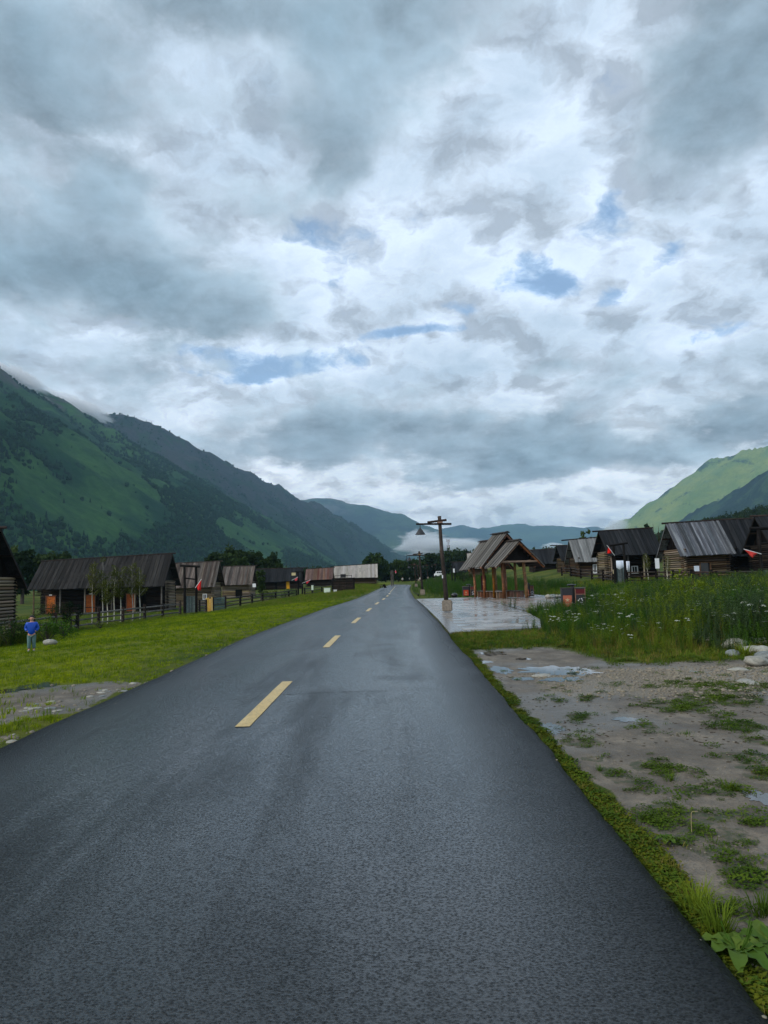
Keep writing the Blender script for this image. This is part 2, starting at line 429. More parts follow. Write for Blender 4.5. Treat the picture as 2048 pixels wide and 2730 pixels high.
mcol = t.mix(t.mr(nm, .36, .62), (.080, .060, .040), (.205, .168, .125)); mcol = t.mix(t.mr(t.noise(t.v('MULTIPLY', P, (1, .45, 1)), 4.5, 5, .65, .6), .50, .66, 0, .7), mcol, (.060, .047, .034))
mcol = t.mix(t.mr(nf, .42, .7), mcol, (.10, .085, .065)); mcol = t.mix(t.mr(nff, .56, .7, 0, .8), mcol, (.045, .04, .03))
mcol = t.mix(t.m('MULTIPLY', a_wet, .5), mcol, (.085, .075, .06))
vp = t.voro(P, 34., 'F1', 'Color'); vd = t.voro(P, 34., 'F1', 'Distance')
vps = t.sep(vp)[0]
pcol = t.mix(t.mr(vps, 0, 1), (.20, .16, .105), (.42, .34, .23))
pcol = t.mix(t.mr(vd, .2, .5), pcol, (.17, .14, .10))
col = t.mix(mudm, gcol, mcol)
col = t.mix(grvm, col, pcol)
notgrv = t.m('SUBTRACT', 1.0, t.m('MULTIPLY', grvm, .8))
col = t.mix(t.m('MULTIPLY', t.m('MULTIPLY', patm, notgrv), t.mr(nf, .35, .62, .1, .75)), col, t.mix(t.mr(nf, .4, .6), (.05, .045, .03), (.022, .045, .010)))
ro = t.mr(t.m('MULTIPLY', mudm, t.m('SUBTRACT', 1.0, patm)), 0, 1, .95, t.m('SUBTRACT', .78, t.m('MULTIPLY', a_wet, .40)))
h = t.m('ADD', t.m('MULTIPLY', nf, .6), t.m('MULTIPLY', t.m('SUBTRACT', .5, vd), t.m('MULTIPLY', grvm, .9)))
h = t.m('ADD', h, t.m('MULTIPLY', nff, .3)); h = t.m('ADD', h, t.m('MULTIPLY', t.noise(t.v('MULTIPLY', P, (1, .6, 1)), 3.2, 5, .62, .5), 1.3))
principled(t, o, col, ro, t.mr(mudm, 0, 1, .1, .5), bump(t, h, .9, .05))

gme = np_mesh('ground', np.stack([GX, GY, GZ], -1).reshape(-1, 3), GF, MATS['ground'], True)
for k, a in (('mud', mud), ('patch', patch), ('gravel', gravel), ('lawn', lawn), ('wet', wet)): attr(gme, k, a)
ground = tag(link('ground', gme), kind='structure')

# ------------------------------------------------------------------ road
m, t, o = newmat('asphalt')
P = pos(t)
agg = t.voro(P, 70., 'F1', 'Distance'); aggc = t.sep(t.voro(P, 70., 'F1', 'Color'))[0]
fine = t.noise(P, 130., 3, .7); mid = t.noise(P, 52., 4, .7)
st1 = t.noise(t.v('MULTIPLY', P, (1.15, .085, 1)), 1.0, 4, .6, .4)
st2 = t.noise(t.v('MULTIPLY', P, (.5, .22, 1)), 1.0, 5, .6, .8)
ex = at_(t, 'edge')
dry = t.m('ADD', t.m('MULTIPLY', st1, .6), t.m('MULTIPLY', st2, .6))
edgek = t.mr(t.m('ADD', ex, t.m('MULTIPLY', t.m('SUBTRACT', st2, .5), .5)), .05, .85, 1., 0.)
dull = t.mr(dry, .55, .84, 0., .7, smooth=True)
dull = t.m('MAXIMUM', dull, edgek)
bcol = t.mix(t.mr(aggc, 0, 1), (.002, .003, .003), (.008, .010, .012))
bcol = t.mix(t.mr(fine, .60, .76), bcol, (.030, .034, .036))
bcol = t.mix(t.mr(mid, .56, .70, 0, .8), bcol, (.004, .005, .006))
hh = t.m('ADD', t.m('MULTIPLY', t.m('SUBTRACT', .6, agg), 1.0), t.m('ADD', t.m('MULTIPLY', fine, .35), t.m('MULTIPLY', mid, 1.1)))
nrm = bump(t, hh, .9, .016)
nrm2 = bump(t, hh, t.mr(dull, 0, 1, .08, .42), .008)
pb = principled(t, o, bcol, .42, t.mr(dull, 0, 1, .28, .05), nrm)
pool = t.mr(t.m('ADD', t.m('MULTIPLY', mid, .7), t.m('MULTIPLY', t.m('SUBTRACT', .6, agg), .35)), .30, .52, 1., .12)
t.put(pb.inputs['Coat Weight'], t.m('MULTIPLY', pool, t.mr(dull, 0, 1, 1.0, .22)))
t.put(pb.inputs['Coat Roughness'], t.mr(dull, 0, 1, .13, .32)); pb.inputs['Coat IOR'].default_value = 1.5
t.l.new(nrm2, pb.inputs['Coat Normal'])

def build_road():
    ys = np.concatenate([np.linspace(-25, 2, 12, endpoint=False), np.arange(2, 14, .12), np.arange(14, 40, .5), np.linspace(40, 288, 120)])
    us = np.concatenate([[0, 0, .012, .04, .1], np.linspace(.18, .82, 7), [.9, .96, .988, 1, 1]])
    V, E = [], []
    for y in ys:
        a = xl(y) + .07 * (fbm(y * .7, 3.3, 3, 3) - .5) + .03 * (fbm(y * 7, .4, 4, 3) - .5)
        b = xr(y) + .07 * (fbm(y * .7, 8.3, 6, 3) - .5) + .03 * (fbm(y * 7, 9.4, 4, 3) - .5)
        for k, u in enumerate(us):
            zz = .03 + .02 * math.sin(math.pi * u)
            if k == 0 or k == len(us) - 1: zz = -.14
            if k == 1 or k == len(us) - 2: zz = .005
            V.append((a + (b - a) * u, y, zz)); E.append(min(u, 1 - u) * (b - a))
    n = len(us); I = np.arange(len(V)).reshape(len(ys), n)
    F = np.stack([I[:-1, :-1], I[:-1, 1:], I[1:, 1:], I[1:, :-1]], -1).reshape(-1, 4)
    me = np_mesh('road', V, F, MATS['asphalt'], True); attr(me, 'edge', E)
    return tag(link('road', me), kind='structure')
build_road()

m, t, o = newmat('road_paint')
P = pos(t); n = t.noise(P, 45., 4, .65); n2 = t.noise(P, 5., 3, .6)
col = t.mix(t.mr(n, .50, .66), (.55, .38, .13), (.14, .11, .06)); col = t.mix(t.mr(n2, .4, .7, 0, .35), col, (.70, .55, .27))
principled(t, o, col, .42, .4, bump(t, n, .4, .006))
def road_marks():
    seg = np.hypot(*np.diff(RC, axis=0).T); s = np.concatenate([[0], np.cumsum(seg)])
    y0 = np.interp(8.04, RC[:, 1], s); k = 0
    while True:
        a = y0 + k * 9.0; b = a + 3.45
        if b > s[-1] - 5 or k > 19: break
        pts = [(np.interp(q, s, RC[:, 0]), np.interp(q, s, RC[:, 1])) for q in np.linspace(a, b, 9)]
        mb = MB(); V = []
        for i, (x, y) in enumerate(pts):
            u = (x - xl(y)) / (xr(y) - xl(y)); zz = .03 + .02 * math.sin(math.pi * u) + .006
            j = .008 * (rnd.random() - .5)
            mb.v += [(x - .08 + j, y, zz), (x + .08 + j, y, zz)]
            if i: q = 2 * i; mb.f.append((q - 2, q - 1, q + 1, q))
        ob = mb.build('road_marking', MATS['road_paint']); tag(ob, kind='structure'); k += 1
road_marks()

# transverse crack
m, t, o = newmat('crack'); principled(t, o, (.008, .008, .009), .7, .2)
mb = MB(); pp = []
for i in range(41):
    px_, py_ = 735 + (1020 - 735) * i / 40, 1853 - 6 * math.sin(i / 40 * 1.6) - 5 * i / 40
    p = gnd(px_, py_, .05); pp.append((p.x, p.y + .03 * (fbm(i * .4, 1, 2, 3) - .5)))
for i, (x, y) in enumerate(pp):
    u = (x - xl(y)) / (xr(y) - xl(y)); zz = .03 + .02 * math.sin(math.pi * u) + .004; w_ = .004 + .007 * vn(i * .5, 2., 8)
    mb.v += [(x, y - w_, zz), (x, y + w_, zz)]
    if i: mb.f.append((2 * i - 2, 2 * i, 2 * i + 1, 2 * i - 1))
tag(mb.build('road_crack', MATS['crack']), kind='structure')

# ------------------------------------------------------------------ plaza of wet flagstones and the brown terrace under the pavilion
m, t, o = newmat('wet_paving')
P = pos(t); r = orand(t)
n = t.noise(P, 3., 5, .6); n2 = t.noise(P, .5, 4, .6, .6)
col = t.mix(t.mr(n, .3, .7), (.22, .21, .195), (.32, .30, .28)); col = hsvj(t, col, r, .15, .01, .2)
principled(t, o, col, t.mr(n2, .40, .62, .10, .42), .7, bump(t, n, .03, .01))
m, t, o = newmat('brown_paving')
P = pos(t); r = orand(t)
n = t.noise(P, 4., 5, .6); n2 = t.noise(P, .6, 4, .6, .6)
col = t.mix(t.mr(n, .3, .7), (.16, .11, .085), (.25, .19, .155)); col = hsvj(t, col, r, .2, .01, .2)
principled(t, o, col, t.mr(n2, .4, .62, .16, .5), .5, bump(t, n, .06, .01))
m, t, o = newmat('mortar'); principled(t, o, (.17, .16, .15), .25, .5)

def in_poly(x, y, poly):
    c = False; j = len(poly) - 1
    for i in range(len(poly)):
        (xi, yi), (xj, yj) = poly[i], poly[j]
        if (yi > y) != (yj > y) and x < (xj - xi) * (y - yi) / (yj - yi) + xi: c = not c
        j = i
    return c
pl_near = 21.6; pl_far = 55.5
PLAZA = [(xr(pl_near) + .12, pl_near), (4.7, 22.6), (5.5, 26.5), (6.05, 31.8), (6.35, 42), (6.7, pl_far)] + [(xr(y) + .12, y) for y in (pl_far, 50, 42, 35, 28)]
TERR = [(6.1, 31.8), (8.0, 33), (10.4, 40), (11.2, 47), (11.6, 57), (6.75, 57), (6.72, 55.4), (6.4, 42)]
def paving(name, poly, z, sx, sy, mat, yoff):
    mb = MB(); n = len(poly)
    for x, y in poly: mb.v.append((x, y, z - .012))
    for x, y in poly: mb.v.append((x, y, z - .2))
    mb.f.append(tuple(range(n))); mb.f += [(i, i + n, (i + 1) % n + n, (i + 1) % n) for i in range(n)]
    base = tag(mb.build(name, MATS['mortar']), kind='structure')
    me = MB().box((0, 0, 0), (1, 1, 1)).mesh('paving_stone', MATS[mat])
    xs = [p[0] for p in poly]; yy = [p[1] for p in poly]
    cnt = 0; row = 0; y = min(yy)
    rest = MB()
    while y < max(yy):
        x = min(xs) - (row % 2) * sx * .5
        while x < max(xs):
            cx, cyy = x + sx / 2, y + sy / 2
            if all(in_poly(cx + a * sx * .48, cyy + b * sy * .48, poly) for a in (-1, 1) for b in (-1, 1)):
                zt = z + .004 * (rnd.random() - .5)
                if cnt < 300:
                    ob = link('paving_stone', me, base, (cx, cyy, zt - .03)); ob.scale = (sx - .014, sy - .014, .06)
                    ob.rotation_euler = (.004 * (rnd.random() - .5), .004 * (rnd.random() - .5), 0); cnt += 1
                else: rest.box((cx, cyy, zt - .03), (sx - .014, sy - .014, .06))
            x += sx
        y += sy; row += 1
    if rest.v: tag(rest.build('paving_stone_field', MATS[mat], base), kind='stuff')
    return base
paving('plaza', PLAZA, -.03, 1.0, .8, 'wet_paving', 0)
paving('terrace', TERR, .0, .9, 1.2, 'brown_paving', 0)

# ------------------------------------------------------------------ mountains
def px3(lst):  # (px, py, distance) -> world points
    return np.array([tuple(at(a, b, d)) for a, b, d in lst])
def ridge_field(X, Y, pts, W, pw=1.1):
    """height of a ridge that falls away on both sides; W = half width per point"""
    best = np.full(X.shape, -200.0)
    for i in range(len(pts) - 1):
        a, b = pts[i], pts[i + 1]; d = b[:2] - a[:2]; L2 = d @ d
        tt = np.clip(((X - a[0]) * d[0] + (Y - a[1]) * d[1]) / L2, 0, 1)
        dist = np.hypot(X - a[0] - tt * d[0], Y - a[1] - tt * d[1])
        h = a[2] + (b[2] - a[2]) * tt; w_ = W[i] + (W[i + 1] - W[i]) * tt
        best = np.maximum(best, h * (1 - np.sign(dist) * (dist / w_) ** pw))
    return best
def mountain(name, ridges, x0, x1, y0, y1, step, mat, seed, gul=60., gs=420., rough=16., hmax=900.):
    xs = np.arange(x0, x1 + 1, step); ys = np.arange(y0, y1 + 1, step)
    X, Y = np.meshgrid(xs, ys)
    wxx = X + 120 * (fbm(X / 500, Y / 500, seed, 3) - .5); wyy = Y + 120 * (fbm(X / 500, Y / 500, seed + 9, 3) - .5)
    Z = None
    for pts, W, pw in ridges:
        z = ridge_field(X + .25 * (wxx - X), Y + .25 * (wyy - Y), pts, W, pw)
        Z = z if Z is None else np.maximum(Z, z)
    k = sst(Z, 0, 260)
    top = 1 - .75 * sst(Z / np.maximum(1, max(p[:, 2].max() for p, _, _ in ridges)), .75, 1.0)
    r = 1 - np.abs(2 * fbm(wxx / gs, wyy / gs, seed + 3, 5, .5) - 1)
    Z = Z + k * top * gul * (r - .75) + k * rough * (fbm(X / 60, Y / 60, seed + 5, 4) - .5) * (.4 + .6 * top)
    Z = np.where(Z < -3, -6.0, np.minimum(Z, hmax))
    I = np.arange(X.size).reshape(X.shape)
    F = np.stack([I[:-1, :-1], I[:-1, 1:], I[1:, 1:], I[1:, :-1]], -1).reshape(-1, 4)
    keep = (Z.ravel()[F] > -5).any(1)
    me = np_mesh(name, np.stack([X, Y, Z], -1).reshape(-1, 3), F[keep], mat, True)
    # drop loose verts
    bm = bmesh.new(); bm.from_mesh(me); bmesh.ops.delete(bm, geom=[v for v in bm.verts if not v.link_faces], context='VERTS'); bm.to_mesh(me); bm.free()
    ob = tag(link(name, me), kind='structure')
    return ob, (xs, ys, Z)
def bil(gr, x, y):
    xs, ys, Z = gr; st = xs[1] - xs[0]
    fx = np.clip((x - xs[0]) / st, 0, len(xs) - 1.001); fy = np.clip((y - ys[0]) / st, 0, len(ys) - 1.001)
    i = fx.astype(int); j = fy.astype(int); u = fx - i; v = fy - j
    return (Z[j, i] * (1 - u) + Z[j, i + 1] * u) * (1 - v) + (Z[j + 1, i] * (1 - u) + Z[j + 1, i + 1] * u) * v

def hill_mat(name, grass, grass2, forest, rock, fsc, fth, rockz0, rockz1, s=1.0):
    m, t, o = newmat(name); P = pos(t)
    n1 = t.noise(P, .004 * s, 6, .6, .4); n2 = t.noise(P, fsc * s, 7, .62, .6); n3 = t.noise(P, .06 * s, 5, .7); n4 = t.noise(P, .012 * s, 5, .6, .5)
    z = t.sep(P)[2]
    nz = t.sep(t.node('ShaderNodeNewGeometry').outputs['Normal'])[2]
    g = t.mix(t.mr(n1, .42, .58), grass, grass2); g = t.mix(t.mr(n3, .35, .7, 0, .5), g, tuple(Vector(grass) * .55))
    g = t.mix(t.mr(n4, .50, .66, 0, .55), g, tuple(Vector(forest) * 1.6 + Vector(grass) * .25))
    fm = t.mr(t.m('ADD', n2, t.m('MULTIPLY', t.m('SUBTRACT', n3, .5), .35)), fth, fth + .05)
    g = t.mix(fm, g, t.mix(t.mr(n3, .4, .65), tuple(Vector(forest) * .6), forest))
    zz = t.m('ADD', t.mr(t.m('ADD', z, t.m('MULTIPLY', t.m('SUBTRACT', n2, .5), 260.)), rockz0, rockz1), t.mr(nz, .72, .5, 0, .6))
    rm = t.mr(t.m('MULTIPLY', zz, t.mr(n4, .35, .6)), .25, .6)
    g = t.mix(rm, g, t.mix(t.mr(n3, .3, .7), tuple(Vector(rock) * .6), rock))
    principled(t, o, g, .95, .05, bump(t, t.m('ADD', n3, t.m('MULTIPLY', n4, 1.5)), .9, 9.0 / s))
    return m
hill_mat('hill_left', (.010, .050, .020), (.050, .125, .036), (.005, .018, .015), (.10, .095, .09), .0065, .60, 380, 700)  # grass colours lowered to carry the cloud shade on this slope
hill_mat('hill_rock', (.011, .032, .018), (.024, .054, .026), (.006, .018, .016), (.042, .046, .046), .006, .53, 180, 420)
hill_mat('hill_right', (.13, .20, .045), (.22, .27, .065), (.03, .065, .032), (.17, .17, .13), .0045, .56, 720, 1100, .8)  # grass colours raised to carry the sunlight on this slope
hill_mat('hill_far', (.026, .055, .030), (.055, .095, .040), (.010, .026, .022), (.13, .13, .12), .003, .50, 500, 900, .5)
hill_mat('hill_dark', (.03, .06, .028), (.045, .08, .03), (.010, .026, .020), (.08, .08, .08), .004, .44, 900, 1500)

RA = px3([(-900, 470, 1150), (-500, 710, 1400), (-200, 885, 1700), (0, 1003, 1950), (133, 1068, 2100), (232, 1127, 2250), (318, 1175, 2400), (431, 1232, 2600), (530, 1288, 2800), (640, 1360, 3000), (760, 1435, 3200), (880, 1505, 3400)])
WA = [900, 900, 900, 900, 880, 840, 800, 720, 640, 520, 380, 240]
RB = px3([(60, 1030, 2500), (180, 1092, 2700), (240, 1104, 2800), (296, 1107, 2900), (395, 1121, 3000), (432, 1142, 3100), (494, 1179, 3250), (555, 1216, 3400), (617, 1249, 3550), (691, 1278, 3700), (765, 1309, 3900), (840, 1346, 4100), (914, 1389, 4300), (987, 1438, 4600), (1050, 1466, 4800), (1095, 1500, 5000)])
WB = [800, 800, 800, 800, 800, 780, 760, 740, 700, 680, 640, 600, 520, 420, 320, 200]
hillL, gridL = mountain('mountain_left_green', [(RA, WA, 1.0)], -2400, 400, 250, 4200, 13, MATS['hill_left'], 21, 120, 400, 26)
hillB, gridB = mountain('mountain_left_rocky', [(RB, WB, 1.05)], -2600, 700, 1500, 5600, 16, MATS['hill_rock'], 43, 110, 420, 40)
RM2 = px3([(560, 1345, 6400), (760, 1334, 6800), (814, 1330, 7000), (889, 1331, 7000), (919, 1338, 7000), (981, 1344, 7000), (1025, 1359, 7000), (1049, 1371, 7100), (1117, 1399, 7200), (1160, 1428, 7300), (1200, 1462, 7400), (1260, 1500, 7600)])
mountain('mountain_far_centre', [(RM2, [1300] * 6 + [1150, 1050, 900, 720, 500, 300], 1.05)], -4000, 2600, 4800, 9200, 40, MATS['hill_far'], 65, 150, 900, 46)
RM3 = px3([(1060, 1470, 9600), (1130, 1440, 9800), (1198, 1408, 10000), (1228, 1400, 10000), (1270, 1415, 10000), (1297, 1408, 10200), (1345, 1399, 10200), (1395, 1396, 10200), (1420, 1402, 10200), (1457, 1401, 10200), (1518, 1405, 10400), (1555, 1408, 10400), (1620, 1411, 10600), (1720, 1425, 10800)])
mountain('mountain_far_right', [(RM3, [900, 1300] + [1900] * 12, 1.0)], -1500, 5600, 7600, 12600, 55, MATS['hill_far'], 87, 190, 1000, 40)
RM4 = px3([(1540, 1500, 6200), (1585, 1452, 6100), (1630, 1408, 6000), (1667, 1380, 5900), (1728, 1338, 5700), (1778, 1307, 5500), (1852, 1255, 5200), (1902, 1219, 5050), (1951, 1206, 4900), (1988, 1183, 4800), (2048, 1181, 4700), (2150, 1150, 4500), (2350, 1060, 4200)])
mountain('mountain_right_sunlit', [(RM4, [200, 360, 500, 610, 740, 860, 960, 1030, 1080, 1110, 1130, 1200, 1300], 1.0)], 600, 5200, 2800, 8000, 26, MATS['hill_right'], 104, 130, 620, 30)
RM5 = px3([(1660, 1500, 3600), (1720, 1455, 3500), (1815, 1386, 3350), (1889, 1341, 3200), (1975, 1286, 3050), (2048, 1243, 2900), (2200, 1140, 2700)])
mountain('mountain_right_dark_spur', [(RM5, [120, 200, 300, 370, 430, 480, 560], 1.0)], 500, 3200, 1900, 4500, 20, MATS['hill_dark'], 131, 60, 380, 30)
RH6 = px3([(1780, 1500, 520), (1830, 1450, 500), (1870, 1412, 480), (1950, 1388, 460), (2048, 1376, 440), (2300, 1350, 420)])
hill6, grid6 = mountain('hill_behind_village', [(RH6, [20, 50, 80, 110, 130, 140], 1.2)], 60, 520, 260, 720, 6, MATS['hill_dark'], 151, 3, 60, 2)

# ------------------------------------------------------------------ haze
m, t, o = newmat('haze')
pv = t.node('ShaderNodeVolumePrincipled'); pv.inputs['Color'].default_value = (.46, .73, 1., 1); pv.inputs['Density'].default_value = 0.8e-4; pv.inputs['Anisotropy'].default_value = .25
t.l.new(pv.outputs[0], o.inputs['Volume'])
hb = MB().box((0, 6850, 500), (14600, 14700, 1016)).build('haze', m); tag(hb, kind='stuff')
# ------------------------------------------------------------------ timber materials
WS = (5, 2.2, 5)
wood('roof_dark', (0.0155, 0.0143, 0.0136), .5, .75, WS, light=(0.0521, 0.0489, 0.0456), spec=.12)
wood('roof_brown', (0.0711, 0.0570, 0.0485), .5, .75, WS, light=(0.1881, 0.1660, 0.1439), spec=.12)
wood('roof_pale', (0.2890, 0.2677, 0.2422), .25, .75, WS, light=(0.4462, 0.4195, 0.3927), spec=.12)
wood('roof_red', (0.1120, 0.0630, 0.0476), .35, .8, WS, light=(0.1985, 0.1250, 0.0955), spec=.12)
wood('roof_slate', (0.0713, 0.0775, 0.0899), .6, .55, WS, light=(0.2344, 0.2474, 0.2669), spec=.12)
wood('roof_grey', (0.1365, 0.1398, 0.1398), .4, .7, WS, light=(0.2730, 0.2798, 0.2798), spec=.12)
wood('roof_grey2', (0.1140, 0.1080, 0.0990), .35, .75, WS, light=(0.2268, 0.2142, 0.1953), spec=.12)
wood('roof_black', (0.0101, 0.0108, 0.0122), .5, .65, WS, light=(0.0322, 0.0340, 0.0378), spec=.12)
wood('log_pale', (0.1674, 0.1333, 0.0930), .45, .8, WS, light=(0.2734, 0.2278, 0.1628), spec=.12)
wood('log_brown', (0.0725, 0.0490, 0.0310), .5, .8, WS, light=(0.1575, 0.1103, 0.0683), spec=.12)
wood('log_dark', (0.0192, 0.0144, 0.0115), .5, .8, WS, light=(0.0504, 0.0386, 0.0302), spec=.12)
wood('timber_black', (0.0048, 0.0039, 0.0036), .4, .7, (8, 4, 8), light=(0.0189, 0.0158, 0.0142), spec=.12)
wood('timber_dark', (0.0240, 0.0176, 0.0144), .4, .6, (8, 4, 8), light=(0.0714, 0.0504, 0.0420), spec=.12)
wood('timber_grey', (0.0910, 0.0845, 0.0780), .4, .8, (8, 4, 8), light=(0.1911, 0.1775, 0.1638), spec=.12)
wood('timber_orange', (.155, .066, .024), .3, .5, (9, 3, 9), contrast=.7, light=(.42, .23, .085))
wood('timber_brown', (.16, .085, .05), .3, .5, (8, 3, 8), light=(.30, .18, .12))
wood('door_orange', (.42, .080, .008), .06, .5, (6, 2, 6), contrast=.5, light=(.66, .20, .02), ds=.02)
wood('timber_yellow', (.50, .33, .15), .2, .7, (6, 2, 6), light=(.62, .46, .26))
wood('gate_green', (.050, .070, .072), .5, .7, (6, 2, 6), light=(.13, .17, .17))
plain('black_paint', (.015, .014, .016), .35, .5)
plain('dark_metal', (.02, .02, .022), .4, .5)
plain('white_paint', (.72, .74, .76), .5, .4, .06)
plain('sheet_blue', (.62, .68, .78), .6, .3, .05)
plain('pale_box', (.62, .70, .60), .5, .4, .06)
plain('stone_base', (.24, .20, .165), .9, .2, .35, nscale=14)
plain('flag_red', (.62, .012, .02), .7, .2, .1)
plain('bin_orange', (.42, .085, .03), .45, .4, .12)
plain('bin_dark', (.022, .022, .030), .4, .5)
plain('bin_red', (.10, .014, .012), .5, .4)
plain('interior_shade', (.006, .006, .006), .9, .1)  # near-black colour stands in for the unlit inside of the cabins
plain('glass_dark', (.02, .025, .03), .08, .5)
plain('sign_yellow', (.55, .47, .28), .6, .3)
plain('yellow_ochre', (.55, .30, .04), .6, .3)

_unit = {}
def plank_mesh(mat):
    k = ('p', mat)
    if k not in _unit:
        mb = MB()
        # a board with a slightly waney, chipped lower edge
        mb.v = [(-.5, -.5, -.5), (.5, -.49, -.5), (.5, .5, -.5), (-.5, .5, -.5), (-.47, -.5, .5), (.47, -.487, .5), (.47, .5, .5), (-.47, .5, .5)]
        mb.f = [(3, 2, 1, 0), (4, 5, 6, 7), (0, 1, 5, 4), (2, 3, 7, 6), (0, 4, 7, 3), (1, 2, 6, 5)]
        _unit[k] = mb.mesh('plank', MATS[mat])
    return _unit[k]
def log_mesh(mat):
    k = ('l', mat)
    if k not in _unit:
        mb = MB().tube([(0, -.5, 0), (.02, -.2, .03), (-.02, .15, -.03), (0, .5, 0)], [.47, .5, .49, .46], 8)
        _unit[k] = mb.mesh('log', MATS[mat], True)
    return _unit[k]
def put(name, me, parent, loc, scale, rot=(0, 0, 0)):
    o = bpy.data.objects.new(name, me); COL.objects.link(o); o.parent = parent
    o.location = loc; o.scale = scale; o.rotation_euler = rot; return o

def house(label, Y, eL, eR, rL, rR, D, roof, wall, side, pw=.24, lh=.17, porch=0., openings=(), ridge_out=.35, ov=.6, og=.45, group='log cabins of the village', flat_gable=False, gmat='timber_black', front=None):
    """eL,eR: pixels of the roof's front eave ends; rL,rR: pixels of the ridge ends (only their heights are used).  openings: (kind, u0, u1, z0, z1)"""
    PL, PR = at(eL[0], eL[1], Y - ov), at(eR[0], eR[1], Y - ov)
    x0, x1 = PL.x, PR.x; L = x1 - x0; cx = (x0 + x1) / 2
    zb = min(G(x0, Y), G(x1, Y), G(cx, Y + D)) - .05
    ze0, ze1 = PL.z - zb, PR.z - zb
    zr0, zr1 = at(rL[0], rL[1], Y + D / 2).z - zb, at(rR[0], rR[1], Y + D / 2).z - zb
    root = thing('log_cabin', label, 'log cabin', (cx, Y, zb), 0, group)
    hl = L / 2; wx0, wx1 = -hl + og, hl - og
    ze, zr = (ze0 + ze1) / 2, (zr0 + zr1) / 2
    zw = ze + (zr - ze) * ov / (D / 2 + ov) - .12        # wall height under the roof
    # roof deck (both slopes) with joined boards on the far slope
    mb = MB()
    def rp(u, v):   # u along -hl..hl, v 0 eave .. 1 ridge
        k = (u + hl) / L; a = ze0 + (ze1 - ze0) * k; b = zr0 + (zr1 - zr0) * k
        return Vector((u, -ov + v * (D / 2 + ov), a + (b - a) * v))
    def rb(u, v):
        p = rp(u, v); return Vector((u, D - p.y, p.z))
    for fn in (rp, rb):
        a, b, c, d = fn(-hl, .02), fn(hl, .02), fn(hl, 1), fn(-hl, 1)
        dz = Vector((0, 0, -.07)); i = len(mb.v)
        mb.v += [tuple(q + e) for e in (dz * .6, dz * 1.6) for q in (a, b, c, d)]
        for f in ((0, 1, 2, 3), (7, 6, 5, 4), (0, 4, 5, 1), (1, 5, 6, 2), (2, 6, 7, 3), (3, 7, 4, 0)): mb.f.append(tuple(i + k for k in f))
    n = max(3, int(L / pw)); w = L / n
    for i in range(n):
        u = -hl + (i + .5) * w; z = .02 + .028 * (i % 2)
        mb.beam(rb(u, -.01 - .01 * rnd.random()) + Vector((0, 0, z)), rb(u, 1.0) + Vector((0, 0, z)), w * .98, .03)
    rf = mb.build('roof', MATS[roof], root)
    pm = plank_mesh(roof)
    for i in range(n):
        u = -hl + (i + .5) * w; up = i % 2
        a = rp(u, -.012 - .02 * rnd.random()); b = rp(u, 1.0)
        d = b - a; ln = d.length; tilt = math.atan2(d.z, d.y)
        nrm = Vector((0, -math.sin(tilt), math.cos(tilt)))
        c = (a + b) / 2 + nrm * (-.005 + .034 * up + .008 * rnd.random())
        put('roof_plank', pm, rf, c, (w * (1.06 if up else .98) * (.96 + .08 * rnd.random()), ln, .03), (tilt, .03 * (rnd.random() - .5), .006 * (rnd.random() - .5)))
    rbm = MB().tube([rp(-hl - (ridge_out if side == 'L' else .1), 1) + Vector((0, 0, .03)), rp(hl + (ridge_out if side == 'R' else .1), 1) + Vector((0, 0, .03))], .085, 7)
    rbm.build('ridge_beam', MATS['timber_dark'], rf)
    # wall core
    fy = porch
    mb = MB(); t_ = .12
    mb.box(((wx0 + wx1) / 2, (fy + t_ + D) / 2, zw / 2), (wx1 - wx0 - 2 * t_, D - fy - 2 * t_, zw))
    for k in range(int(zw / .3)): mb.tube([(wx0, D - .1, .15 + k * .3), (wx1, D - .1, .15 + k * .3)], .14, 6)
    hid = wx0 if side == 'R' else wx1
    for k in range(int(zw / .3)): mb.tube([(hid, fy, .15 + k * .3), (hid, D, .15 + k * .3)], .14, 6)
    wl = mb.build('wall', MATS['interior_shade'], root)
    lm = log_mesh(wall); lf = log_mesh(front or wall); n = max(4, int(zw / lh)); h = zw / n  # front: darker logs with the shade under the eaves put into their colour
    gx = wx1 - .08 if side == 'R' else wx0 + .08
    for k in range(n):
        z = (k + .5) * h
        cuts = sorted((wx0 + u0 * (wx1 - wx0), wx0 + u1 * (wx1 - wx0)) for kind, u0, u1, z0, z1 in openings if z0 < z < z1 and kind != 'panel')
        s = wx0 - .18
        for a, b in cuts + [(wx1 + .18, None)]:
            if a - s > .15:
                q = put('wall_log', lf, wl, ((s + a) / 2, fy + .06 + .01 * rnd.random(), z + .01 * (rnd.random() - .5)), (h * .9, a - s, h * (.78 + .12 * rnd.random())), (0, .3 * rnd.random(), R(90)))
            s = b
        e = .08 + .14 * rnd.random()
        put('wall_log', lm, wl, (gx, (fy + D) / 2 - .0, min(z + h * .5, zw - .02)), (h * .9, D - fy + .3 + e, h * (.78 + .12 * rnd.random())), (0, .3 * rnd.random(), 0))
    # near-black gable boards, their colour stands in for the shade of the open loft
    gb = wx1 - .25 if side == 'R' else wx0 + .25
    ga = (wx0 + .05) if side == 'R' else (wx1 - .05)
    for gxx in (gb, ga):
        mb = MB(); nb = 14
        for i in range(nb):
            yy = (i + .5) / nb * D; v = min(yy, D - yy)
            zt = rp(gxx, (v + ov) / (D / 2 + ov)).z - .1
            if zt > zw + .05: mb.box((gxx + .012 * (i % 2), yy, (zw + zt) / 2), (.03, D / nb * .94, zt - zw))
        if mb.v: tag(mb.build('gable', MATS[gmat], root), kind='stuff')
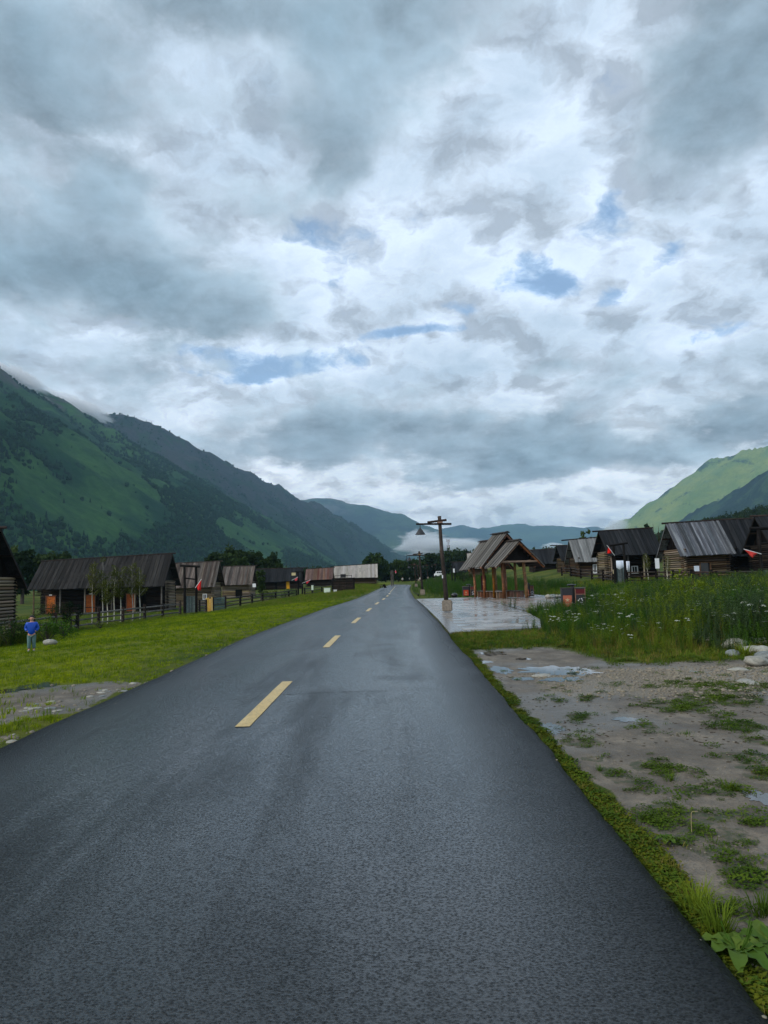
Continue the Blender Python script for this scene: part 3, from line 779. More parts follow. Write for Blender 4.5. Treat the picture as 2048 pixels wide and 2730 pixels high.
    # purlin ends and bargeboards on the visible gable
    mb = MB(); xe = hl - .03 if side == 'R' else -hl + .03
    for v in (.25, .6): 
        for fn in (rp, rb):
            p = fn(xe, v) + Vector((0, 0, -.16)); mb.tube([p, p + Vector((-.9 if side == 'R' else .9, 0, 0))], .07, 6)
    for fn in (rp, rb): mb.beam(fn(xe, 0.02) + Vector((0, 0, -.10)), fn(xe, .99) + Vector((0, 0, -.10)), .05, .10)
    mb.build('bargeboard', MATS['timber_dark'], root)
    for kind, u0, u1, z0, z1 in openings:
        a, b = wx0 + u0 * (wx1 - wx0), wx0 + u1 * (wx1 - wx0); c = (a + b) / 2
        if kind in ('door', 'ochre'):
            dr = MB().box((c, fy + .02, (z0 + z1) / 2), (b - a - .04, .05, z1 - z0 - .02)).build('door', MATS['door_orange' if kind == 'door' else 'yellow_ochre'], root)
            mb = MB()
            for e in (a, b): mb.box((e, fy - .01, (z0 + z1) / 2), (.07, .10, z1 - z0 + .08))
            mb.box((c, fy - .01, z1 + .03), (b - a + .16, .11, .08)); mb.build('door_frame', MATS['timber_brown'], dr)
            MB().box((c, fy - .08, z1 + .14), (.3, .04, .10)).build('door_plate', MATS['white_paint'], dr)
            MB().box((b - .12, fy - .02, (z0 + z1) / 2), (.04, .05, .14)).build('door_handle', MATS['dark_metal'], dr)
        elif kind in ('window', 'hole'):
            wn = MB().box((c, fy + .12, (z0 + z1) / 2), (b - a, .02, z1 - z0)).build('window', MATS['glass_dark'], root)
            mb = MB(); fw = .09
            for e in (a, b): mb.box((e, fy - .02, (z0 + z1) / 2), (fw, .14, z1 - z0 + fw))
            mb.box((c, fy - .02, z1), (b - a - fw, .13, fw)); mb.box((c, fy - .02, z0), (b - a - fw, .15, fw * 1.5))
            if kind == 'window': mb.box((c, fy - .0, (z0 + z1) / 2), (.05, .06, z1 - z0 - fw))
            mb.build('window_frame', MATS['log_brown'] if kind == 'hole' else MATS['white_paint'], wn)
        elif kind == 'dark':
            MB().box((c, fy + .12, (z0 + z1) / 2), (b - a, .02, z1 - z0)).build('doorway_shade', MATS['interior_shade'], root)  # black sheet painted as the shade inside an opening
    if porch:
        np_ = max(3, int(L / 2.6)); 
        for i in range(np_ + 1):
            u = wx0 + (wx1 - wx0) * i / np_ + (.3 * (rnd.random() - .5) if 0 < i < np_ else 0)
            MB().tube([(u, .0, 0), (u + .02, .0, zw * .5), (u, .0, zw + .05)], [.085, .08, .085], 7).build('porch_post', MATS['timber_grey'] if i % 2 else MATS['log_pale'], root)
        MB().box((0, porch / 2 - .1, .10), (wx1 - wx0, porch + .2, .12)).build('porch_floor', MATS['log_dark'], root)
        mb = MB().beam((wx0, 0, .75), (wx1 * .2, 0, .75), .06, .08); mb.build('porch_rail', MATS['log_dark'], root)
    return root

Lg = 'log cabins left of the road'; Rg = 'log cabins right of the road'
house('near dark cabin cut by the picture edge, its steep gable black above pale logs', 40.3, (-330, 1566), (-89, 1572), (-250, 1412), (0, 1408), 5.6, 'roof_black', 'log_pale', 'R', group=Lg, lh=.2)
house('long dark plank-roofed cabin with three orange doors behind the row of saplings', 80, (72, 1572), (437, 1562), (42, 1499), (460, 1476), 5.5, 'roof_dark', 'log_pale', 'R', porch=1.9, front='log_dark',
      openings=[('door', .035, .11, .12, 2.05), ('door', .352, .428, .12, 2.05), ('door', .678, .752, .12, 2.05), ('dark', .46, .52, .1, 1.9), ('dark', .80, .84, .1, 1.9)], group=Lg)
house('brown plank-roofed cabin standing behind the tall timber gate with the red flag', 95, (440, 1569), (573, 1564), (440, 1503), (583, 1497), 5.0, 'roof_brown', 'log_pale', 'R', group=Lg, openings=[('window', .78, .86, .9, 1.6)], pw=.26)
house('small brown-roofed cabin in front of the willow thicket', 120, (585, 1560), (672, 1558), (585, 1511), (678, 1509), 5.0, 'roof_brown', 'log_pale', 'R', group=Lg, openings=[('dark', .45, .72, .1, 1.5)], pw=.28, lh=.2)
house('blackish-roofed low cabin behind the gate with two red pennants', 150, (655, 1554), (805, 1548), (660, 1518), (805, 1514), 4.4, 'roof_black', 'log_dark', 'R', group=Lg, openings=[('dark', .5, .56, .1, 1.8), ('ochre', .73, .80, .1, 1.75)], pw=.4, lh=.24)
house('rusty red-brown roofed cabin between the black roof and the pale roof', 163, (813, 1547), (887, 1544), (812, 1518), (890, 1513), 4.6, 'roof_red', 'log_dark', 'R', group=Lg, pw=.42, lh=.24)
house('long pale-grey roofed cabin beside the road bend', 170, (889, 1541), (1007, 1539), (892, 1510), (1008, 1503), 4.6, 'roof_pale', 'log_brown', 'R', group=Lg, pw=.42, lh=.24)
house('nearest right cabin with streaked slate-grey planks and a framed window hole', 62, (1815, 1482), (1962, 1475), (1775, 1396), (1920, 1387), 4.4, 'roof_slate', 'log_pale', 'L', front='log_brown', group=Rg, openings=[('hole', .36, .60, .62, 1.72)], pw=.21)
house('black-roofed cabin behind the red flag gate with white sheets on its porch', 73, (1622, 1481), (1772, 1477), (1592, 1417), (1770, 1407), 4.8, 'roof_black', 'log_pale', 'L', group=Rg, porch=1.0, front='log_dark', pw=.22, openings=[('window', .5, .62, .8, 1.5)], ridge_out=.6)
house('mid-grey plank-roofed cabin with its ridge pole jutting left', 90, (1534, 1498), (1612, 1497), (1512, 1440), (1600, 1433), 4.2, 'roof_grey', 'log_brown', 'L', group=Rg, openings=[('window', .70, .84, .5, 1.5)], pw=.22, ridge_out=.9)
house('small black-roofed cabin squeezed left of the mid-grey roof', 105, (1497, 1494), (1545, 1494), (1474, 1455), (1540, 1454), 4.2, 'roof_black', 'log_brown', 'L', group=Rg, pw=.26, lh=.2, ridge_out=.9)
house('dark cabin half hidden right behind the open pavilion', 122, (1420, 1503), (1492, 1502), (1410, 1467), (1490, 1463), 4.6, 'roof_black', 'log_dark', 'L', group=Rg, pw=.34, lh=.22)
house('very dark long roof at the right behind the slate-grey cabin', 66.5, (1953, 1482), (2100, 1476), (1918, 1387), (2085, 1380), 4.0, 'roof_black', 'log_dark', 'L', group=Rg, pw=.24)
house('black gable roof cut off by the right picture edge behind the tall gate', 59, (2064, 1470), (2300, 1462), (2012, 1377), (2230, 1368), 4.2, 'roof_black', 'log_dark', 'L', group=Rg, pw=.24)
house('far pale-roofed cabin peeping out left of the pavilion', 150, (1250, 1515), (1305, 1514), (1246, 1475), (1300, 1474), 4.0, 'roof_pale', 'log_brown', 'L', group=Rg, pw=.4, lh=.24)
house('far dark-roofed cabin beyond the shrub near the hill foot', 168, (1209, 1526), (1247, 1525), (1210, 1499), (1246, 1498), 4.0, 'roof_black', 'log_dark', 'L', group=Rg, pw=.4, lh=.24)

# ------------------------------------------------------------------ fences
def fence(label, pts, hgt=1.15, rails=(.3, .65, 1.0), pr=.12, mat='timber_dark', rail_mat='timber_grey', board=False, sub=1):
    """pts: (px, depth) of the posts"""
    P = []
    for px_, Y in pts:
        x = at(px_, 1560, Y).x; P.append(Vector((x, Y, G(x, Y))))
    root = thing('fence', label, 'fence', P[0], 0, 'village fences')
    for p in P:
        q = p - P[0]; hh = hgt * (.95 + .15 * rnd.random()); l = .04 * (rnd.random() - .5)
        MB().tube([q + Vector((0, 0, -.3)), q + Vector((l, 0, hh))], [pr * 1.05, pr * .95], 7).build('fence_post', MATS[mat], root)
    for a, b in zip(P[:-1], P[1:]):
        a = a - P[0]; b = b - P[0]
        for rz in rails:
            ja, jb = .07 * (rnd.random() - .5), .07 * (rnd.random() - .5)
            d = Vector((0, -.09, 0)); e = (b - a).normalized() * .12
            if board: MB().beam(a + d - e + Vector((0, 0, rz + ja * .4)), b + d + e + Vector((0, 0, rz + jb * .4)), .03, .15).build('fence_board', MATS[rail_mat], root)
            else: MB().tube([a + d - e + Vector((0, 0, rz + ja)), (a + b) / 2 + d + Vector((0, 0, rz + .03 * (rnd.random() - .5))), b + d + e + Vector((0, 0, rz + jb))], [.058, .065, .052], 6).build('fence_rail', MATS[rail_mat], root)
    return root
fence('weathered rail fence in front of the saplings, left of the timber gate', [(-40, 36), (31, 40), (90, 42.5), (148, 45), (207, 47.5), (263, 50), (328, 53.5), (386, 57), (434, 60), (480, 63)], 1.2)
fence('grey boarded fence panel between the timber gate and the yellow planks', [(531, 65), (549, 66)], 1.15, (.15, .4, .62, .85, 1.05), board=True, rail_mat='timber_grey')
fence('grey-green boarded fence panel right of the yellow planks', [(567, 67.5), (600, 70)], 1.2, (.12, .32, .52, .72, .92, 1.1), board=True, rail_mat='gate_green')
fence('dark rail fence crossing the tall grass in front of the brown-roofed cabins', [(600, 71), (640, 76), (672, 81), (700, 85), (735, 90), (770, 96), (790, 99)], 1.1, mat='timber_black', rail_mat='timber_dark')
fence('dark rail fence behind the white post box and the pennant gate', [(812, 104), (832, 108), (858, 114), (886, 120)], 1.1, mat='timber_black', rail_mat='timber_dark')
fence('dark rail fence below the grey and black cabins on the right bank', [(1500, 98), (1525, 93), (1550, 86), (1580, 80), (1610, 74), (1636, 69)], 1.1, mat='timber_black', rail_mat='timber_dark')
fence('dark rail fence from the red flag gate to the nearest right cabin', [(1672, 67), (1712, 65), (1752, 63), (1797, 60), (1846, 58)], 1.15, mat='timber_black', rail_mat='timber_dark')
fence('dark rail fence in front of the window hole cabin, reaching the right gate', [(1850, 57.5), (1898, 56), (1913, 55.5), (1970, 52), (2026, 49)], 1.15, mat='timber_black', rail_mat='timber_dark')
# yellow planks
Yp = 66.8; xa = at(558, 1560, Yp).x
yp = thing('plank_panel', 'bright yellow new planks set into the boarded fence', 'fence panel', (xa, Yp - .15, G(xa, Yp)))
for i, (dx, w_, h_) in enumerate(((-.24, .16, 1.2), (-.07, .16, 1.24), (.10, .15, 1.15), (.27, .12, 1.28))):
    MB().box((dx, 0, h_ / 2), (w_, .035, h_)).build('plank', MATS['timber_yellow'], yp)

# ------------------------------------------------------------------ gates
def gate(label, pa, pb, Y, top_py, skew, door_top, beams=((0, .10), (.26, .06)), door=True, mat='timber_black', dmat='gate_green', base=None, over=.35, n=7, vee=0.):
    A, B = at(pa, 1560, Y).x, at(pb, 1560, Y).x
    zb = G((A + B) / 2, Y); H = at((pa + pb) / 2, top_py, Y).z - zb
    root = thing('timber_gate', label, 'gate', ((A + B) / 2, Y, zb), 0, 'timber gates of the yards')
    hw = (B - A) / 2
    for s in (-1, 1):
        MB().tube([(s * hw, 0, -.3), (s * hw + .02, 0, H * .6), (s * hw, 0, H - (.0 if s * skew < 0 else abs(skew)))], [.13, .115, .11], 8).build('gate_post', MATS[mat], root)
    for frac, r_ in beams:
        z = H * (1 - frac)
        zl, zr_ = (z, z - abs(skew)) if skew > 0 else (z - abs(skew), z)
        MB().tube([(-hw - (over if frac == 0 else -.02), -.02, zl), (hw + (over if frac == 0 else -.02), -.02, zr_)], [r_ * 1.1, r_], 8).build('gate_beam', MATS[mat], root)
    if door:
        dt = at((pa + pb) / 2, door_top, Y).z - zb
        dr = MB().box((0, .06, dt * .3), (2 * hw - .2, .04, .08)).box((0, .06, dt * .75), (2 * hw - .2, .04, .08)).build('gate_door', MATS['timber_dark'], root)
        for i in range(n):
            u = (i + .5) / n; x = -hw + .1 + u * (2 * hw - .2); h_ = dt * (.98 + .03 * rnd.random()) - vee * (1 - abs(2 * u - 1))
            MB().box((x, .02, .06 + h_ / 2), ((2 * hw - .2) / n * .94, .03, h_ - .06)).build('gate_board', MATS[dmat], dr)
    return root, zb, H, hw
def flag(label, px_, py_, w_, h_, Y, pole0=None, pole1=None, shape='tri'):
    """cloth with folds hung from a slanting thin pole (pixels of the pole's two ends)"""
    a, b = at(pole0[0], pole0[1], Y), at(pole1[0], pole1[1], Y)
    root = thing('red_flag', label, 'flag', a, 0, 'red flags')
    MB().tube([(0, 0, 0), tuple(b - a)], .022, 6).build('flag_pole', MATS['white_paint'], root)
    c = [at(x, y, Y) - a for x, y in shape]
    mb = MB(); n = 6
    # quad patch between the pole edge c0-c1 and the free edge c3-c2 with ripples
    for i in range(n + 1):
        for j in range(n + 1):
            u, v = i / n, j / n
            p = c[0] * (1 - u) * (1 - v) + c[1] * u * (1 - v) + c[2] * u * v + c[3] * (1 - u) * v
            p = p + Vector((0, .10 * math.sin(u * 7 + v * 2) * v, 0)); mb.v.append(tuple(p))
    for i in range(n):
        for j in range(n): k = i * (n + 1) + j; mb.f.append((k, k + 1, k + n + 2, k + n + 1))
    cl = mb.build('flag_cloth', MATS['flag_red'], root, smooth=True)
    so = cl.modifiers.new('cloth', 'SOLIDIFY'); so.thickness = .012
    return root

gate('tall black timber gate with sagging lintel and green board door on the left', 492, 523, 64, 1507, .14, 1590)
flag('red flag hanging at the left timber gate', 0, 0, 0, 0, 63.7, (521, 1567), (537, 1544), ((524, 1563), (537, 1546), (535, 1575), (527, 1573)))
gate('tall black gate hung with two red pennants beside the grass bank', 795, 806, 108, 1524, 0, 0, door=False, beams=((0, .1), (.45, .08), (.6, .06)))
flag('left red pennant flying before the blackish roof', 0, 0, 0, 0, 107.6, (778, 1547), (795, 1538), ((785, 1545), (794, 1539), (793, 1547), (788, 1549)))
flag('right red pennant flying before the rusty roof', 0, 0, 0, 0, 107.6, (806, 1555), (828, 1546), ((816, 1551), (828, 1546), (824, 1552), (818, 1557)))
gate('grey bare pole gate standing far off against the dark trees', 1044, 1048.5, 150, 1522, 0, 0, door=False, mat='timber_grey', over=.1, beams=((0, .09),))
flag('distant red flag above the road walkers', 0, 0, 0, 0, 152, (1055, 1530), (1055, 1519), ((1053, 1524), (1055, 1520), (1058, 1527), (1055, 1528)))
gate('black gate with a leaning top log and blue-grey door before the sheeted porch', 1642, 1669, 66, 1448, -.2, 1513, n=8, vee=.22)
flag('red flag on a slanting white pole beside the right porch gate', 0, 0, 0, 0, 65.6, (1639, 1481), (1618, 1453), ((1622, 1458), (1632, 1472), (1629, 1476), (1620, 1475)))
gate('tall black gate at the right picture edge with light bulbs on its posts', 2032, 2078, 46, 1408, 0, 1520, n=6, over=.5)
flag('red pennant pointing down left of the right edge gate', 0, 0, 0, 0, 45.8, (2030, 1477), (1983, 1464), ((1986, 1466), (2021, 1475), (2007, 1487), (2006, 1486)))
gate('black posts with white notices beside the far dark cabin', 1206, 1214, 135, 1510, 0, 0, door=False, beams=())

def slab(name, label, cat, px0, px1, py0, py1, Y, mat, th=.04, group=None):
    a, b = at(px0, py1, Y), at(px1, py0, Y)
    w_, h_ = b.x - a.x, abs(b.z - a.z)
    mb = MB().box((0, 0, h_ / 2), (w_, th, h_)); 
    for s in (-1, 1): mb.box((s * (w_ / 2 + .012), -.004, h_ / 2), (.024, th + .01, h_ + .04))
    mb.box((0, -.004, h_ + .012), (w_, th + .01, .024)); mb.box((0, -.004, -.012), (w_, th + .01, .024))
    ob = mb.build(name, MATS[mat]); ob.location = ((a.x + b.x) / 2, Y, min(a.z, b.z))
    return tag(ob, label, cat, group)
def sheet(label, cx, py0, py1, w_px, Y, notch=False):
    a, b = at(cx - w_px / 2, py1, Y), at(cx + w_px / 2, py0, Y); w_, h_ = b.x - a.x, b.z - a.z
    mb = MB(); n = 8
    for i in range(n + 1):
        u = i / n
        for v in (0, .5, 1): mb.v.append(((u - .5) * w_, .05 * math.sin(u * 9 + v), v * h_ + (.0 if v else .02 * math.sin(u * 11))))
    for i in range(n):
        for j in range(2): k = i * 3 + j; mb.f.append((k, k + 3, k + 4, k + 1))
    ob = mb.build('hanging_sheet', MATS['sheet_blue'], smooth=True); ob.location = ((a.x + b.x) / 2, Y, a.z)
    so = ob.modifiers.new('cloth', 'SOLIDIFY'); so.thickness = .01
    return tag(ob, label, 'sheet', 'white sheets on the porch')
sheet('wide white sheet hanging behind the gap of the porch gate', 1655.5, 1494, 1522, 22, 71.2)
sheet('narrow white sheet hanging right of the porch gate', 1674, 1496, 1526, 8, 71.2)
slab('notice', 'pale blue notice leaning under the framed window hole', 'notice', 1852, 1863, 1509, 1522, 61.4, 'sheet_blue')
slab('notice', 'white paper notices pinned left of the slate-grey cabin', 'notice', 1748.5, 1756, 1489, 1515, 60, 'white_paint')
slab('notice', 'yellow framed board by the porch gate post', 'notice', 1635, 1641, 1519, 1529, 66.6, 'sign_yellow')
slab('notice', 'white notice on the wall of the small cabin before the willows', 'notice', 674, 682, 1556, 1565, 118, 'white_paint')
slab('notice', 'pale notice on the far black posts', 'notice', 1208.5, 1212, 1516, 1526, 134.6, 'white_paint')
slab('shop_board', 'small yellow board on the blackish roof', 'sign', 778, 788, 1527, 1534, 149, 'sign_yellow')
def cabinet(label, px0, px1, py0, py1, Y, mat='pale_box', stand=True):
    a, b = at(px0, py1, Y), at(px1, py0, Y); w_, h_ = b.x - a.x, b.z - a.z; cx = (a.x + b.x) / 2
    zb = G(cx, Y); lift = a.z - zb
    root = thing('utility_cabinet', label, 'utility box', (cx, Y, zb), 0, 'pale utility boxes')
    MB().box((0, 0, lift + h_ / 2), (w_, .4, h_)).build('body', MATS[mat], root)
    MB().box((0, -.21, lift + h_ / 2), (w_ * .9, .02, h_ * .92)).build('door', MATS[mat], root)
    MB().box((0, 0, lift + h_ + .02), (w_ + .06, .46, .05)).build('cap', MATS[mat], root)
    for s in (-1, 1): MB().box((s * w_ * .35, 0, lift / 2 - .05), (.06, .06, lift + .1)).build('leg', MATS['dark_metal'], root)
cabinet('pale green metal box standing in the tall grass left of the dark stall', 864.5, 880.5, 1568, 1582.5, 100)
cabinet('low whitish box at the left foot of the dark stall', 890, 898, 1573, 1580, 101, 'white_paint')
cabinet('narrow upright pale box near the pennant gate', 831, 835.5, 1561, 1573, 105)

# dark wooden stall with a railing loft
Y = 104; a, b = at(888, 1572, Y), at(943, 1541, Y); w_ = b.x - a.x; cx = (a.x + b.x) / 2; zb = G(cx, Y); h_ = b.z - zb
st = thing('wooden_stall', 'dark boarded stall with flat top rail beside the road', 'stall', (cx, Y, zb))
for s in (-1, 1):
    for yy in (0, 1.6): MB().box((s * w_ / 2, yy, h_ / 2), (.13, .13, h_)).build('post', MATS['timber_black'], st)
bk = MB().box((0, .9, h_ * .45), (w_ - .16, .03, h_ * .8)).build('back', MATS['timber_black'], st)
for i in range(9): MB().box((0, .01 + .006 * (i % 2), .12 + (i + .5) * (h_ - .3) / 9), (w_ - .14, .03, (h_ - .3) / 9 * .92)).build('board', MATS['log_dark'], bk)
for k in (-.17, .17): MB().box((k * w_, -.03, h_ * .46), (.07, .06, h_ * .86)).build('stud', MATS['timber_black'], st)
MB().box((0, .8, h_ + .03), (w_ + .3, 1.9, .06)).build('top', MATS['timber_dark'], st)
MB().beam((-w_ * .42, 0, h_ + .38), (w_ * .42, 0, h_ + .38), .05, .06).box((-w_ * .4, 0, h_ + .2), (.05, .05, .3)).box((w_ * .4, 0, h_ + .2), (.05, .05, .3)).build('top_rail', MATS['timber_black'], st)
MB().box((.0, .1, h_ + .34), (.75, .25, .5)).build('loudspeaker_box', MATS['black_paint'], st)

# ------------------------------------------------------------------ street lamps
def lamp(label, bx, by, Y, H, s=1.0, lean=-.046, arm=1.0, blockz=True):
    p = at(bx, by, Y); zb = G(p.x, Y)
    if zb > p.z - .1 and zb < p.z + .6: zb = max(p.z, zb)
    else: zb = p.z
    root = thing('street_lamp', label, 'street lamp', (p.x, Y, zb), 0, 'rustic street lamps')
    def lx(z): return lean * z + .012 * math.sin(z * 1.7)
    pts = [(lx(z), 0, z) for z in np.linspace(.36, H, 9)]
    MB().tube(pts, [.105, .10, .098, .092, .088, .086, .082, .08, .085], 10).build('pole', MATS['timber_dark'], root, smooth=True)
    bs = MB(); 
    for (r_, z) in (): pass
    bm = bmesh.new(); bmesh.ops.create_cube(bm, size=1)
    for v in bm.verts: v.co = Vector((v.co.x * .44, v.co.y * .42, v.co.z * .52 + .24)) + Vector((rnd.random(), rnd.random(), rnd.random())) * .03
    bmesh.ops.bevel(bm, geom=bm.edges[:], offset=.05, segments=2, affect='EDGES')
    me = bpy.data.meshes.new('base_stone'); bm.to_mesh(me); bm.free(); me.materials.append(MATS['stone_base'])
    link('base_stone', me, root)
    za = H - .36; xa = lx(za)
    MB().tube([(xa - 1.1, -.09, za + .02), (xa + .52, -.09, za - .02)], [.042, .05], 8).build('cross_arm', MATS['timber_dark'], root)
    MB().tube([(xa - .58, -.10, za + .085), (xa + .30, -.10, za + .17)], [.05, .055], 8).build('cross_arm', MATS['timber_dark'], root)
    MB().box((xa, -.02, za + .07), (.24, .26, .07)).build('strap', MATS['timber_brown'], root)
    xs = xa - .92; zs = za
    MB().tube([(xs, -.09, zs + .02), (xs, -.09, zs - .2)], .014, 6).build('hanger', MATS['dark_metal'], root)
    sh = MB().lathe([(.01, -.14), (.035, -.15), (.04, -.20), (.075, -.22), (.225, -.44), (.235, -.47), (.215, -.47), (.06, -.24)], 18, (xs, -.09, zs)).build('lamp_shade', MATS['dark_metal'], root, smooth=True)
    MB().lathe([(0.0, -.43), (.05, -.41), (.07, -.36), (.05, -.30), (0.0, -.28)], 10, (xs, -.09, zs)).build('bulb', MATS['white_paint'], sh)
    MB().box((lx(1.58) - .085, -.06, 1.58), (.05, .05, .15)).build('reflector', MATS['white_paint'], root) if s == 1 else None
    return root
lamp('nearest rustic street lamp on a stone block standing on the wet paving', 1192, 1630, 33.6, 4.36)
lamp('second street lamp rising from the grass edge just past the paving', 1127, 1588, 66, 3.95, .9)
lamp('third street lamp at the inside of the road bend', 1110, 1565, 118, 3.9, .8)
lamp('thin far street lamp on the grass slope right of the bend', 1141, 1543, 190, 3.8, .8)
lamp('farthest street lamp beside the walkers with white shirts', 1116.5, 1549, 175, 3.9, .8)
lamp('far street lamp half way up the grass knoll', 1163, 1538, 200, 3.6, .8)

# ------------------------------------------------------------------ pavilion
def pavilion():
    Yf = 48.5; apx = at(1386, 1441, 47.6)
    # ridge axis runs back and to the left
    ax = Vector((-.30, 1, 0)).normalized(); sd = Vector((ax.y, -ax.x, 0))
    ang = math.atan2(ax.y, ax.x) - math.pi / 2
    root = thing('pavilion', 'open timber pavilion with three stepped gable roofs and orange log posts', 'pavilion', (apx.x - .26, Yf, .03), ang)
    # local: +y along the ridge (away), x to the right
    secs = [(-.9, 1.25, 3.78, 2.12, 1.72, .0), (.85, 3.2, 4.40, 2.14, 2.0, .0), (3.5, 5.4, 4.0, 2.0, 1.72, .0)]
    pm = plank_mesh('roof_grey2')
    for (y0, y1, zr, ze, hw, _) in secs:
        mb = MB()
        for s in (-1, 1):
            mb.beam((s * hw * .5, (y0 + y1) / 2, (zr + ze) / 2 - .06), (s * hw * .5 + .001, (y0 + y1) / 2, (zr + ze) / 2 - .06), .01, .01)
            a = Vector((0, 0, zr)); b = Vector((s * hw, 0, ze)); 
            for q in (-.055, -.09):
                pass
            i = len(mb.v)
            for dz in (-.05, -.09):
                for (xx, yy, zz) in ((0, y0, zr), (0, y1, zr), (s * hw * .98, y1, ze + .02), (s * hw * .98, y0, ze + .02)): mb.v.append((xx, yy, zz + dz))
            for f in ((0, 1, 2, 3), (7, 6, 5, 4), (0, 4, 5, 1), (1, 5, 6, 2), (2, 6, 7, 3), (3, 7, 4, 0)): mb.f.append(tuple(i + k for k in f))
        rf = mb.build('roof', MATS['timber_dark'], root)
        n = int((y1 - y0) / .2); w_ = (y1 - y0) / n
        for s in (-1, 1):
            ln = math.hypot(hw, zr - ze) + .08; tl = math.atan2(zr - ze, hw)
            for i in range(n):
                up = i % 2
                c = Vector((s * hw * .5, y0 + (i + .5) * w_, (zr + ze) / 2 - .02)) + Vector((s * math.sin(tl), 0, math.cos(tl))) * (.032 * up)
                o_ = put('roof_plank', pm, rf, c, (w_ * (1.05 if up else .97), ln * (.98 + .04 * rnd.random()), .03), (0, 0, 0))
                o_.rotation_mode = 'QUATERNION'
                ydir = Vector((-s * math.cos(tl), 0, math.sin(tl))); xdir = Vector((0, -s * 1.0, 0)) * 1.0
                zdir = xdir.cross(ydir); 
                o_.rotation_quaternion = Matrix((xdir, ydir, zdir)).transposed().to_quaternion()
        for s in (-1, 1): MB().beam((s * .09, y0 - .06, zr + .03), (s * .09, y1 + .02, zr + .03), .2, .035, (s * .5, 0, 1)).build('ridge_board', MATS['timber_dark'], rf)
        # front gable frame
        for s in (-1, 1):
            MB().tube([(0, y0 + .12, zr - .17), (s * (hw + .02), y0 + .12, ze - .12)], [.065, .075], 8).build('rafter', MATS['timber_brown'], root)
            for v in (.15, .5, .85):
                MB().tube([(s * hw * v, y0 - .03, zr + (ze - zr) * v - .13), (s * hw * v, y1 + .02, zr + (ze - zr) * v - .13)], .05, 7).build('purlin', MATS['timber_dark'], root)
        MB().tube([(-hw * .74, y0 + .14, ze + .26), (hw * .74, y0 + .14, ze + .26)], [.07, .065], 8).build('tie_beam', MATS['timber_brown'], root)
        mb = MB(); nb = 10
        for i in range(nb):
            xx = (-1 + 2 * (i + .5) / nb) * hw * .74; zt = zr - .2 - (zr - ze) * abs(xx) / hw
            if zt > ze + .36: mb.box((xx, y0 + .55 + .01 * (i % 2), (ze + .33 + zt) / 2), (hw * .74 * 2 / nb * .97, .03, zt - ze - .33))
        mb.build('gable_panel', MATS['timber_black'], root)
    # posts, slightly crooked logs
    for xx in (-.82, .82):
        for k, yy in enumerate((.05, 1.55, 3.1, 4.7)):
            top = 2.45
            l = .06 * (rnd.random() - .5) - (.12 if (xx > 0 and k == 0) else .04)
            r_ = .115 if k == 0 else .095
            mb = MB().tube([(xx, yy, 0), (xx + l * .4 + .015, yy, 1.0), (xx + l * .8 - .015, yy, 1.9), (xx + l, yy, top)], [r_ * 1.08, r_, r_ * .97, r_ * .95], 10)
            mb.build('post', MATS['timber_orange'], root, smooth=True)
    for xx in (-.82, .82):
        MB().tube([(xx, -.7, 2.42), (xx, 5.2, 2.42)], .075, 8).build('beam', MATS['timber_brown'], root)
    root_m = Matrix.Translation(root.location) @ Matrix.Rotation(ang, 4, 'Z')
    # benches along both sides, each its own thing
    bl = {(-1, 0): 'front bench on the road side of the pavilion', (-1, 1): 'middle bench on the road side of the pavilion', (-1, 2): 'rearmost bench on the road side of the pavilion',
          (1, 0): 'front bench on the bank side of the pavilion', (1, 1): 'middle bench on the bank side of the pavilion', (1, 2): 'rearmost bench on the bank side of the pavilion'}
    for s in (-1, 1):
        for k, (ya, yb) in enumerate(((.25, 1.4), (1.75, 2.95), (3.3, 4.5))):
            p = root_m @ Vector((s * .82 - s * .18, (ya + yb) / 2, 0))
            b = thing('bench', 'low plank ' + bl[(s, k)], 'bench', p, ang, 'benches of the pavilion')
            L_ = yb - ya
            for i, dx in enumerate((-.13, .0, .13)): MB().box((dx, 0, .45), (.115, L_, .05)).build('seat_plank', MATS['timber_grey'], b)
            for yy in (-L_ * .42, 0, L_ * .42): MB().box((0, yy, .21), (.28, .09, .42)).build('leg', MATS['timber_brown'], b)
    return root, root_m

pav, pavM = pavilion()
# red standing sign at the rear post
p = at(1291, 1590, 54.2)
sg = thing('standing_sign', 'narrow dark red standing board at the rear post of the pavilion', 'sign', (p.x, 54.2, .03))
MB().box((0, 0, .8), (.32, .07, 1.5)).build('board', MATS['bin_red'], sg)
for s in (-1, 1): MB().box((s * .17, 0, .78), (.05, .09, 1.56)).build('upright', MATS['timber_dark'], sg)
for k in range(3): MB().box((0, -.04, 1.30 - k * .2), (.12, .012, .12)).build('mark', MATS['white_paint'], sg)

